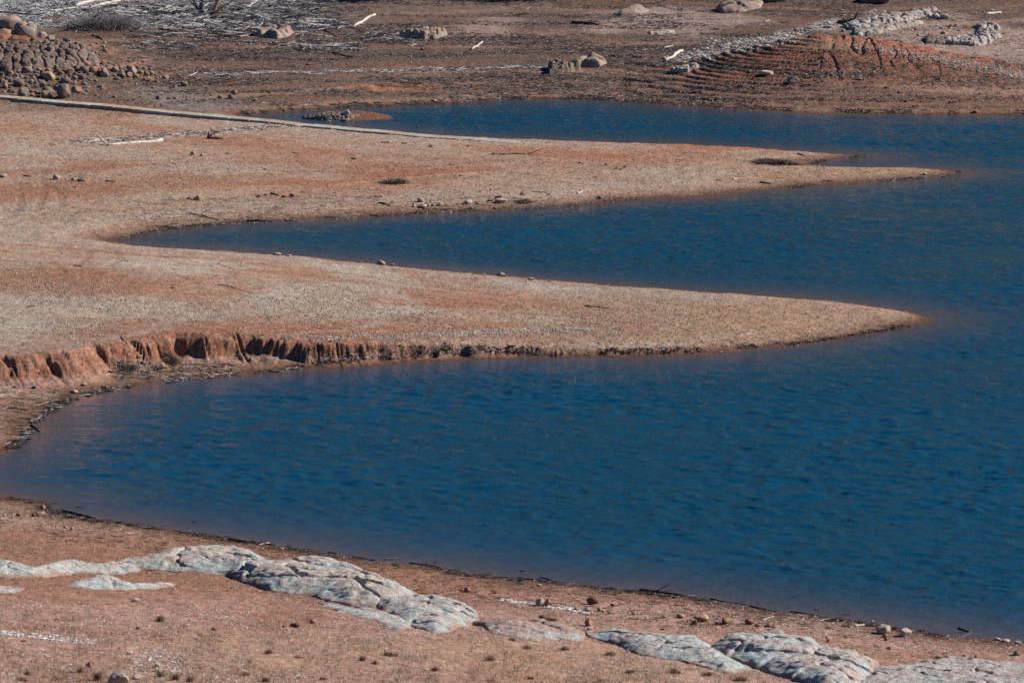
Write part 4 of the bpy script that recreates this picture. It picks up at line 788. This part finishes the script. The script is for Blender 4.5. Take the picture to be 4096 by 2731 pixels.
dead_tree(812,58,[(0,-190,24,4),(-90,-150,9,4),(-150,-170,7,4)],'dead dark trunk with leaning side stems left of the slanting dead tree',seed=2)
dead_tree(842,58,[(95,-170,22,4),(160,-100,9,4)],'dead tree slanting right beside the dark trunk at the top left',mat='wood_tan',seed=4)
dead_tree(210,90,[(10,-50,6,1),(75,-75,4,3)],'small dead sapling with a thin leaning stem above the summit boulders',seed=6)
dead_tree(68,57,[(2,-40,4,0)],'single thin dead pole at the far left hillside',seed=8)
dead_tree(3373,38,[(2,-110,7,4)],'lone dead tree with slim trunk at the top of the right hill',seed=10)
dead_tree(330,110,[(60,-55,9,4),(95,-80,5,5)],'fallen-over dead tree bending right across the brush heap',seed=12)
# living trees above the frame that throw the long shade over the hilltop
def leafy_tree(x, y, hh, label, seed):
    r = np.random.default_rng(seed); z = float(ground(x, y)); root = empty('tree', (x, y, z), label, 'tree', 'trees standing beyond the hilltop')
    a = np.array([x, y, z]); L = curve(a, a+[r.normal()*.8, r.normal()*.8, hh*.8], 8, .03, seed=seed); ps = [tube(L, np.linspace(.38, .12, 8), 9, seed)]
    ends = []
    for k in range(9):
        q = L[r.integers(3, 8)]; d_ = r.normal(size=3); d_[2] = abs(d_[2])*.6+.25; d_ /= np.linalg.norm(d_); e = q+d_*hh*.34; ends.append(e); ps.append(tube(curve(q, e, 6, .08, seed=k), np.linspace(.14, .03, 6), 5, k))
    v, f = join(ps); o = mesh('trunk', v, f, M['wood_grey'], root, smooth=True, loc=a); o.location = (0, 0, 0)
    n = 5200; ce = np.array(ends+[L[-1]]); c = ce[r.integers(0, len(ce), n)]+r.normal(size=(n, 3))*np.array([1.5, 1.5, 1.1])*hh/11
    A1 = r.normal(size=(n, 3)); A1 /= np.linalg.norm(A1, axis=1)[:, None]; B1 = np.cross(A1, r.normal(size=(n, 3))); B1 /= np.linalg.norm(B1, axis=1)[:, None]; A1 = A1*.26; B1 = B1*.12
    V = np.stack([c-A1, c-B1, c+A1, c+B1], 1).reshape(-1, 3); Fc = np.arange(n)[:, None]*4+[0, 1, 2, 3]; cl = np.repeat(np.array([.075, .10, .05])*r.uniform(.6, 1.4, (n, 1)), 4, 0)
    o = mesh('crown', V, Fc, M['weed'], root, col=cl, loc=a); o.location = (0, 0, 0)
tp = gp([1700, 2050, 2450], [4, 4, 4]); print('TOP', tp)
TREES = [(float(tp[0][0]+11), float(tp[0][1]+10), 11), (float(tp[0][0]+19), float(tp[0][1]+11), 12), (float(tp[1][0]+14), float(tp[1][1]+9), 10), (float(tp[1][0]+21), float(tp[1][1]+13), 12), (float(tp[2][0]+16), float(tp[2][1]+14), 11), (float(tp[0][0]+4), float(tp[0][1]+13), 11)]
for i, (x, y, hh) in enumerate(TREES):
    leafy_tree(x, y, hh, 'dark leafy tree just beyond the hilltop shading its edge', 40+i)

# ------------------------------------------------------------------ concrete path
top_b = [(-420,341),(-200,359),(0,376),(468,416),(702,440),(935,461),(1100,475),(1234,491),(1468,512),(1702,533),(1842,543),(2100,562),(2330,584)]
pl = []
for x, y in top_b:
    q = gp(x, y+9)[0]; pl.append(q)
pl = np.array(pl); zz = np.interp(np.arange(len(pl)), [0, 5, 9, 12], [pl[0][2]+.2, 1.02, .66, .50])
for it in range(8):
    pl = np.array([onplane(x, y+9, z_).tolist()+[z_] for (x, y), z_ in zip(top_b, zz)])
    gz_ = np.array([max(ground(q[0]+ox, q[1]+oy) for ox in (-1.5, 0, 1.5) for oy in (-1.5, 0, 1.5)) for q in pl])
    zz = .5*zz+.5*(np.convolve(np.pad(gz_, 1, 'edge'), [.25, .5, .25], 'valid')+np.interp(np.arange(len(pl)), [0, 8, 10, 12], [.20, .10, .02, -.16]))
pc = []
for i in range(len(pl)-1):
    nseg = max(2, int(np.linalg.norm(pl[i+1]-pl[i])/2.4))
    for t in np.linspace(0, 1, nseg, endpoint=False): pc.append(pl[i]*(1-t)+pl[i+1]*t)
pc.append(pl[-1]); pc = np.array(pc)
# let the path rest on the soil around it
dirs = np.gradient(pc, axis=0); dirs[:, 2] = 0; dirs /= np.linalg.norm(dirs, axis=1)[:, None]; nr = np.stack([-dirs[:, 1], dirs[:, 0], 0*dirs[:, 0]], 1)
VV = []; FF = []; k = 0
for i in range(len(pc)-1):
    jz = random.uniform(-.03, .03); a = pc[i]+dirs[i]*.05; b = pc[i+1]-dirs[i+1]*.05
    for q, nn in ((a, nr[i]), (b, nr[i+1])):
        wd_ = .82; VV += [q+nn*wd_+[0, 0, jz], q-nn*wd_+[0, 0, jz], q-nn*wd_-[0, 0, .5], q+nn*wd_-[0, 0, .5]]
    FF += [[k, k+1, k+5, k+4], [k+1, k+2, k+6, k+5], [k+2, k+3, k+7, k+6], [k+3, k, k+4, k+7], [k, k+3, k+2, k+1], [k+4, k+5, k+6, k+7]]; k += 8
tag(mesh('path', np.array(VV), np.array(FF), M['concrete']), kind='structure')

# ------------------------------------------------------------------ loose stuff nobody could count
def density_pts(n, x0, y0, x1, y1, mask=None, seed=0):
    r = np.random.default_rng(seed); out = []
    tot = 0
    while tot < n:
        x = r.uniform(x0, x1, n); y = r.uniform(y0, y1, n); k = np.ones(n, bool) if mask is None else mask(x, y, r.uniform(size=n))
        ex = .14*(x1-x0); ey = .10*(y1-y0); fr = np.ones(n)
        if x0 > 0: fr = np.minimum(fr, (x-x0)/ex)
        if x1 < 4096: fr = np.minimum(fr, (x1-x)/ex)
        if y0 > 0: fr = np.minimum(fr, (y-y0)/ey)
        if y1 < 2731: fr = np.minimum(fr, (y1-y)/ey)
        k &= r.random(n) < fr+.35*vn(x/60, y/25, seed)
        out.append(np.stack([x[k], y[k]], 1)); tot += k.sum()
        if k.sum() < n/50: break
    q = np.concatenate(out)[:n]; p = gp(q[:, 0], q[:, 1], 420); ok = (ground(p[:, 0], p[:, 1]) > -.02) & (p[:, 1] < 600)
    return p[ok]
def sticks(parts, name, label, cat):
    Vs = []; Fs = []; Cs = []; n0 = 0
    for (p, lr, rr, cl, seed, updev) in parts:
        r = np.random.default_rng(seed); n = len(p); a = r.normal(0, .75, n)+(r.random(n) < .5)*math.pi; L = lr[0]+(lr[1]-lr[0])*r.random(n)**2.2; R = r.uniform(rr[0], rr[1], n)
        d = np.stack([np.cos(a), np.sin(a), r.normal(0, updev, n)], 1); d[:, 2] = np.abs(d[:, 2]); sd = np.stack([-np.sin(a), np.cos(a), 0*a], 1); bend = r.normal(0, .16, n)
        base = p+[0, 0, 0.]; base[:, 2] += R*.6
        ring = []
        for t, q in ((-.5, .8), (-.1, 1), (.25, .8), (.5, .35)):
            c = base+d*(L*t)[:, None]+sd*(L*bend*(t*t*4))[:, None]; c[:, 2] = np.maximum(c[:, 2], ground(c[:, 0], c[:, 1])+R*.3)+np.abs(d[:, 2])*L*(t+.5)*.6
            for k in range(3):
                th = k*2.094; ring.append(c+sd*(math.cos(th)*R*q)[:, None]+np.array([0, 0, 1.])*(math.sin(th)*R*q)[:, None])
        V = np.stack(ring, 1); F1 = []
        for i in range(3):
            for k in range(3): k2 = (k+1) % 3; F1.append([i*3+k, i*3+k2, i*3+3+k2, i*3+3+k])
        Fs.append((np.arange(n)[:, None, None]*12+np.array(F1)[None]).reshape(-1, 4)+n0); Vs.append(V.reshape(-1, 3)); n0 += n*12
        cc_ = np.array(cl)[r.integers(0, len(cl), n)]*r.uniform(.75, 1.2, (n, 1)); Cs.append(np.repeat(cc_, 12, 0))
    o = mesh(name, np.concatenate(Vs), np.concatenate(Fs), M['stuff'], col=np.concatenate(Cs)); return tag(o, label, cat, kind='stuff')
def pebbles(parts, name, label, cat):
    v0, f0 = ICO[1]; Vs = []; Fs = []; Cs = []; n0 = 0; m = len(v0)
    v0 = v0*(1+.18*np.random.default_rng(5).normal(size=(m, 1)))
    for (p, rr, cl, seed) in parts:
        r = np.random.default_rng(seed); n = len(p); R = rr[0]+(rr[1]-rr[0])*r.random(n)**2.5; a = r.uniform(0, 6.28, n); sc = r.uniform([.8, .6, .35], [1.3, 1.1, .8], (n, 3))*R[:, None]
        q = v0[None]*sc[:, None]; x = q[..., 0]*np.cos(a)[:, None]-q[..., 1]*np.sin(a)[:, None]; y = q[..., 0]*np.sin(a)[:, None]+q[..., 1]*np.cos(a)[:, None]
        V = np.stack([x+p[:, 0:1], y+p[:, 1:2], q[..., 2]+p[:, 2:3]+(sc[:, 2]*.35)[:, None]], -1)
        Vs.append(V.reshape(-1, 3)); Fs.append((np.arange(n)[:, None, None]*m+f0[None]).reshape(-1, 3)+n0); n0 += n*m
        Cs.append(np.repeat(np.array(cl)[r.integers(0, len(cl), n)]*r.uniform(.7, 1.2, (n, 1)), m, 0))
    o = mesh(name, np.concatenate(Vs), np.concatenate(Fs), M['stuff'], col=np.concatenate(Cs)); return tag(o, label, cat, kind='stuff')
WH = (.62, .58, .53); GR = (.36, .33, .31); DK = (.06, .05, .045); BR = (.17, .11, .08); TN = (.45, .33, .24)
def band(sx, sy, th, s): return lambda x, y, r: vn(x/sx, y/sy, s)+.5*vn(x/sx*3, y/sy*2.5, s+1) > th-.5*(r-.5)
def below(f): return lambda x, y, r: f(x, y, r)
hillmask = lambda x, y, r: (y < 455) & (vn(x/420, y/16, 31)+.5*vn(x/130, y/8, 33) > .1-.5*(r-.5))
sticks([
 (density_pts(19000, -80, -30, 1350, 118, lambda x, y, r: (y < 112-.0*x+18*vn(x/120, y/30, 3)) & (r < 1.15-.0006*x) & (vn(x/120, y/18, 5) > -.35-r*.3), 1), (.2, 1.7), (.010, .035), [(.80, .77, .73), (.80, .77, .73), WH, GR, DK, DK], 1, .10),
 (density_pts(900, 250, 20, 1400, 125, None, 2), (1.2, 5), (.03, .08), [WH, GR, DK, DK], 2, .12),
 (density_pts(2600, 500, 95, 1750, 205, band(220, 20, .0, 7), 3), (.3, 2.4), (.012, .045), [GR, DK, DK, WH, BR], 3, .08),
 (density_pts(22000, 400, -20, 3150, 440, hillmask, 4), (.12, 1.0), (.012, .035), [DK, DK, DK, BR, BR, GR], 4, .08),
 (density_pts(9000, 2500, 0, 4150, 450, hillmask, 5), (.1, .8), (.010, .03), [DK, DK, BR, BR, GR], 5, .06),
 (density_pts(600, 690, 255, 2360, 315, lambda x, y, r: np.abs(y-(303-(x-690)*.022+3*vn(x/60, x*0, 3))) < 4, 6), (.3, 1.8), (.015, .05), [WH, WH, GR], 6, .05),
 (density_pts(700, 180, 490, 1300, 590, lambda x, y, r: np.abs(y-(583-(x-180)*.083+4*vn(x/90, x*0, 3))) < 3+18*(r**4), 7), (.2, 1.1), (.012, .04), [WH, WH, GR, DK], 7, .05),
 (density_pts(7000, -50, 400, 3800, 900, lambda x, y, r: (y > 400+x*.075) & (vn(x/300, y/25, 51)+.5*vn(x/90, y/12, 53) > -.1-.6*(r-.5)), 8), (.08, .5), (.008, .020), [DK, BR, BR, TN, TN], 8, .03),
 (density_pts(2600, 450, 770, 2500, 920, lambda x, y, r: y > 800-(x-450)*.02, 9), (.1, .9), (.008, .02), [DK, BR, TN, TN], 9, .04),
 (density_pts(3500, -40, 960, 3700, 1400, lambda x, y, r: y > 950+x*.07, 10), (.06, .35), (.007, .016), [DK, BR, TN, TN], 10, .03),
 (density_pts(650, -20, 1545, 420, 1740, None, 11), (.12, 1.2), (.008, .02), [DK, TN, BR, BR], 11, .08),
 (density_pts(900, 420, 1450, 980, 1520, None, 12), (.15, .9), (.010, .028), [DK, TN, GR, BR], 12, .1),
 (density_pts(2600, -20, 1990, 4130, 2560, lambda x, y, r: (y > 1985+x*.142) & (y < 2120+x*.15), 13), (.08, .9), (.006, .018), [DK, BR, TN, DK], 13, .05),
 (density_pts(500, -20, 2290, 4130, 2731, None, 14), (.1, .7), (.005, .012), [DK, TN], 14, .2),
], 'driftwood_litter', 'scattered twigs and driftwood litter over the dried lake bed', 'litter')
# dark wet debris right along the waterlines
def along(line, n, seed, off=(0, .5)):
    r = np.random.default_rng(seed); L = np.array([onplane(x, y, 0) for x, y in line]); sg = np.hypot(*(L[1:]-L[:-1]).T); cs = np.concatenate([[0], np.cumsum(sg)]); s = r.uniform(0, cs[-1], n); dens = vn(s/3, s*0, seed)+.6*vn(s/.9, s*0, seed+1); s = s[dens > -.2]
    x = np.interp(s, cs, L[:, 0]); y = np.interp(s, cs, L[:, 1]); q = np.stack([x+r.normal(0, .15, len(s)), y+r.uniform(off[0], off[1], len(s))], 1)
    z = np.maximum(ground(q[:, 0], q[:, 1]), 0.0); return np.concatenate([q, z[:, None]], 1)
sticks([(along(fore[:-2], 2600, 61, (-.9, .2)), (.12, .9), (.008, .022), [DK, DK, DK, BR], 61, .05), (along(front1[1:15], 1500, 62, (-.1, .5)), (.12, .9), (.012, .04), [DK, DK, BR, GR], 62, .06),
        (along(front1[14:], 1300, 63, (-.1, .4)), (.1, .6), (.012, .04), [DK, DK, BR], 63, .05), (along(front3, 2400, 64, (-.1, .7)), (.15, .8), (.01, .03), [DK, DK, BR, GR], 64, .05), (along(far, 2600, 65, (-.2, 1.6)), (.2, 1.0), (.012, .035), [DK, DK, BR], 65, .05), (along(inlet, 160, 66, (-.3, .4)), (.15, .6), (.01, .03), [DK], 66, .06)],
       'shoreline_debris', 'wet black twigs and debris lining the water edge', 'debris')
gmask = lambda x, y, r: (y > 960+x*.072) & (y < 1350) & (vn(x/330, y/60, 71)+.5*vn(x/90, y/25, 73) > .0-.7*(r-.5))
pebbles([
 (density_pts(26000, -40, 960, 3000, 1370, gmask, 21), (.018, .065), [(.60,.52,.43), (.46,.37,.28), (.42,.31,.22), (.24,.17,.12)], 21),
 (density_pts(2500, 1100, 1290, 2500, 1400, lambda x, y, r: np.abs(y-(1356-(x-1150)*.03+8*vn(x/80, x*0, 4))) < 9, 22), (.02, .08), [(.52,.47,.42), (.40,.33,.28)], 22),
 (density_pts(7000, 1200, 1180, 3680, 1420, None, 23), (.025, .075), [(.42,.29,.20), (.24,.15,.10)], 23),
 (density_pts(11000, -40, 390, 3780, 900, lambda x, y, r: y > 390+x*.075, 24), (.02, .09), [(.52,.44,.36), (.42,.30,.22), (.24,.15,.10)], 24),
 (density_pts(6000, 380, 120, 4120, 450, band(200, 20, .0, 77), 25), (.03, .13), [(.44,.38,.34), (.36,.25,.20), (.20,.14,.12), (.16,.14,.13)], 25),
 (density_pts(1700, 2650, 60, 3560, 280, lambda x, y, r: np.abs(y-(222-(x-2780)*.222)+26*vn(x/150,y/40,4)) < 3+26*r*r, 26), (.04, .26), [(.56,.50,.45), (.36,.31,.27), (.26,.21,.18)], 26),
 (density_pts(1500, 3400, 190, 4100, 330, lambda x, y, r: np.abs(y-(190+(x-3500)*.19)) < 10+14*r, 27), (.03, .14), [(.50,.44,.39)], 27),
 (density_pts(9000, -20, 2010, 4120, 2560, lambda x, y, r: (y > 2000+x*.142), 28), (.012, .06), [(.36,.22,.15), (.26,.14,.10), (.50,.40,.32)], 28),
 (density_pts(20000, -20, 2400, 4120, 2760, lambda x, y, r: vn(x/160, y/60, 81)+.6*vn(x/60, y/20, 83) > -.1-.8*(r-.5), 29), (.012, .055), [(.60,.55,.50), (.50,.38,.31), (.32,.19,.14)], 29),
 (density_pts(260, 0, 2520, 420, 2580, lambda x, y, r: np.abs(y-(2528+x*.11)) < 9, 30), (.03, .09), [(.60,.58,.55)], 30),
 (density_pts(160, 480, 2600, 720, 2690, None, 31), (.03, .08), [(.60,.58,.55)], 31),
 (density_pts(420, 1970, 2385, 2380, 2455, lambda x, y, r: np.abs(y-(2397+(x-2000)*.145)) < 3+3*r, 32), (.03, .085), [(.66,.63,.60), (.55,.48,.43)], 32),
 (density_pts(420, 1205, 456, 1400, 482, lambda x, y, r: y > 480-(x-1195)*.13, 34), (.06, .22), [(.30,.26,.23), (.20,.16,.14), (.42,.36,.31)], 34),
 (density_pts(200, 3150, 270, 3540, 345, None, 35), (.04, .2), [(.30,.25,.22), (.18,.14,.12)], 35),
 (density_pts(300, 330, 250, 900, 420, None, 36), (.05, .2), [(.30,.25,.22), (.18,.14,.12)], 36),
 (density_pts(380, 0, 270, 420, 395, None, 39), (.08, .28), [(.28,.22,.19), (.20,.16,.14)], 39),
 (density_pts(350, 2550, 2450, 4090, 2640, lambda x, y, r: (y > 2430+(x-2550)*.12), 37), (.03, .11), [(.36,.24,.16), (.26,.15,.10)], 37),
 (density_pts(300, 3340, 40, 4010, 195, None, 38), (.06, .25), [(.50,.44,.39), (.32,.27,.24)], 38),
 (density_pts(600, 0, 2030, 330, 2120, None, 33), (.015, .06), [(.50,.42,.34), (.36,.24,.17)], 33),
], 'gravel', 'loose gravel and pebbles over the dried lake bed', 'gravel')
def blades(n, seed):
    r = np.random.default_rng(seed); p = density_pts(n, -20, 2430, 3400, 2760, lambda x, y, q: (vn(x/140, y/50, 91)+.6*vn(x/45, y/20, 93)+(y-2600)/260 > .15-.5*(q-.5)), seed); n = len(p)
    le = r.uniform(.04, .20, n)*(1+.8*ss(vn(p[:, 0]*1.3, p[:, 1]*1.3, 55), .1, .6)); a = r.uniform(0, 3.14, n); w_ = r.uniform(.004, .010, n); off = np.stack([np.cos(a)*w_, np.sin(a)*w_, 0*a], 1); d_ = r.normal(0, .5, (n, 3))*le[:, None]; d_[:, 2] = le
    V = np.stack([p-off, p+off, p+d_+off*.4, p+d_-off*.4], 1).reshape(-1, 3); c = np.array([(.26, .20, .10), (.13, .085, .05), (.34, .27, .15), (.15, .15, .07)])[r.integers(0, 4, n)]*r.uniform(.7, 1.2, (n, 1))
    tag(mesh('dry_grass', V, np.arange(n)[:, None]*4+[0, 1, 2, 3], M['weed'], col=np.repeat(c, 4, 0)), 'sparse dry grass and weeds on the near slope', 'dry grass', kind='stuff')
blades(13000, 35)

# ------------------------------------------------------------------ light, sky, camera
SUN_AZ = math.radians(17); SUN_EL = math.radians(33)   # azimuth measured from +X (right) towards +Y (away)
sd_ = np.array([math.cos(SUN_EL)*math.cos(SUN_AZ), math.cos(SUN_EL)*math.sin(SUN_AZ), math.sin(SUN_EL)])
from mathutils import Vector
sl = bpy.data.lights.new('sun', 'SUN'); sl.energy = 5.0; sl.angle = math.radians(.53); sl.color = (1, .955, .89)
so = bpy.data.objects.new('sun', sl); C.objects.link(so); so.rotation_euler = Vector(sd_).to_track_quat('Z', 'Y').to_euler(); so.location = (0, 0, 100)
wd2 = bpy.data.worlds.new('World'); S.world = wd2; wd2.use_nodes = True; nt = wd2.node_tree; bg = nt.nodes['Background']; sk = nt.nodes.new('ShaderNodeTexSky')
sk.sky_type = 'NISHITA'; sk.sun_disc = False; sk.sun_elevation = SUN_EL; sk.sun_rotation = math.pi/2-SUN_AZ; sk.altitude = 600; sk.dust_density = .1; sk.air_density = 1.0; sk.ozone_density = 6.0
hs = nt.nodes.new('ShaderNodeHueSaturation'); hs.inputs['Saturation'].default_value = 1.35; nt.links.new(sk.outputs[0], hs.inputs['Color']); nt.links.new(hs.outputs[0], bg.inputs[0]); bg.inputs[1].default_value = .05
cam = bpy.data.cameras.new('camera'); co = bpy.data.objects.new('camera', cam); C.objects.link(co); co.location = (0, 0, H); co.rotation_euler = (math.pi/2-PITCH, 0, 0)
cam.sensor_width = 36; cam.lens = 18/TH; cam.clip_start = .5; cam.clip_end = 6000
cam.dof.use_dof = True; cam.dof.focus_distance = 265; cam.dof.aperture_fstop = 1.5
S.camera = co
S.view_settings.view_transform = 'Standard'; S.view_settings.look = 'None'; S.view_settings.exposure = .62; S.view_settings.gamma = 1
S.cycles.use_denoising = False; S.cycles.sample_clamp_direct = 2.2; S.cycles.sample_clamp_indirect = 2.0; S.render.engine = 'CYCLES'; S.cycles.max_bounces = 5
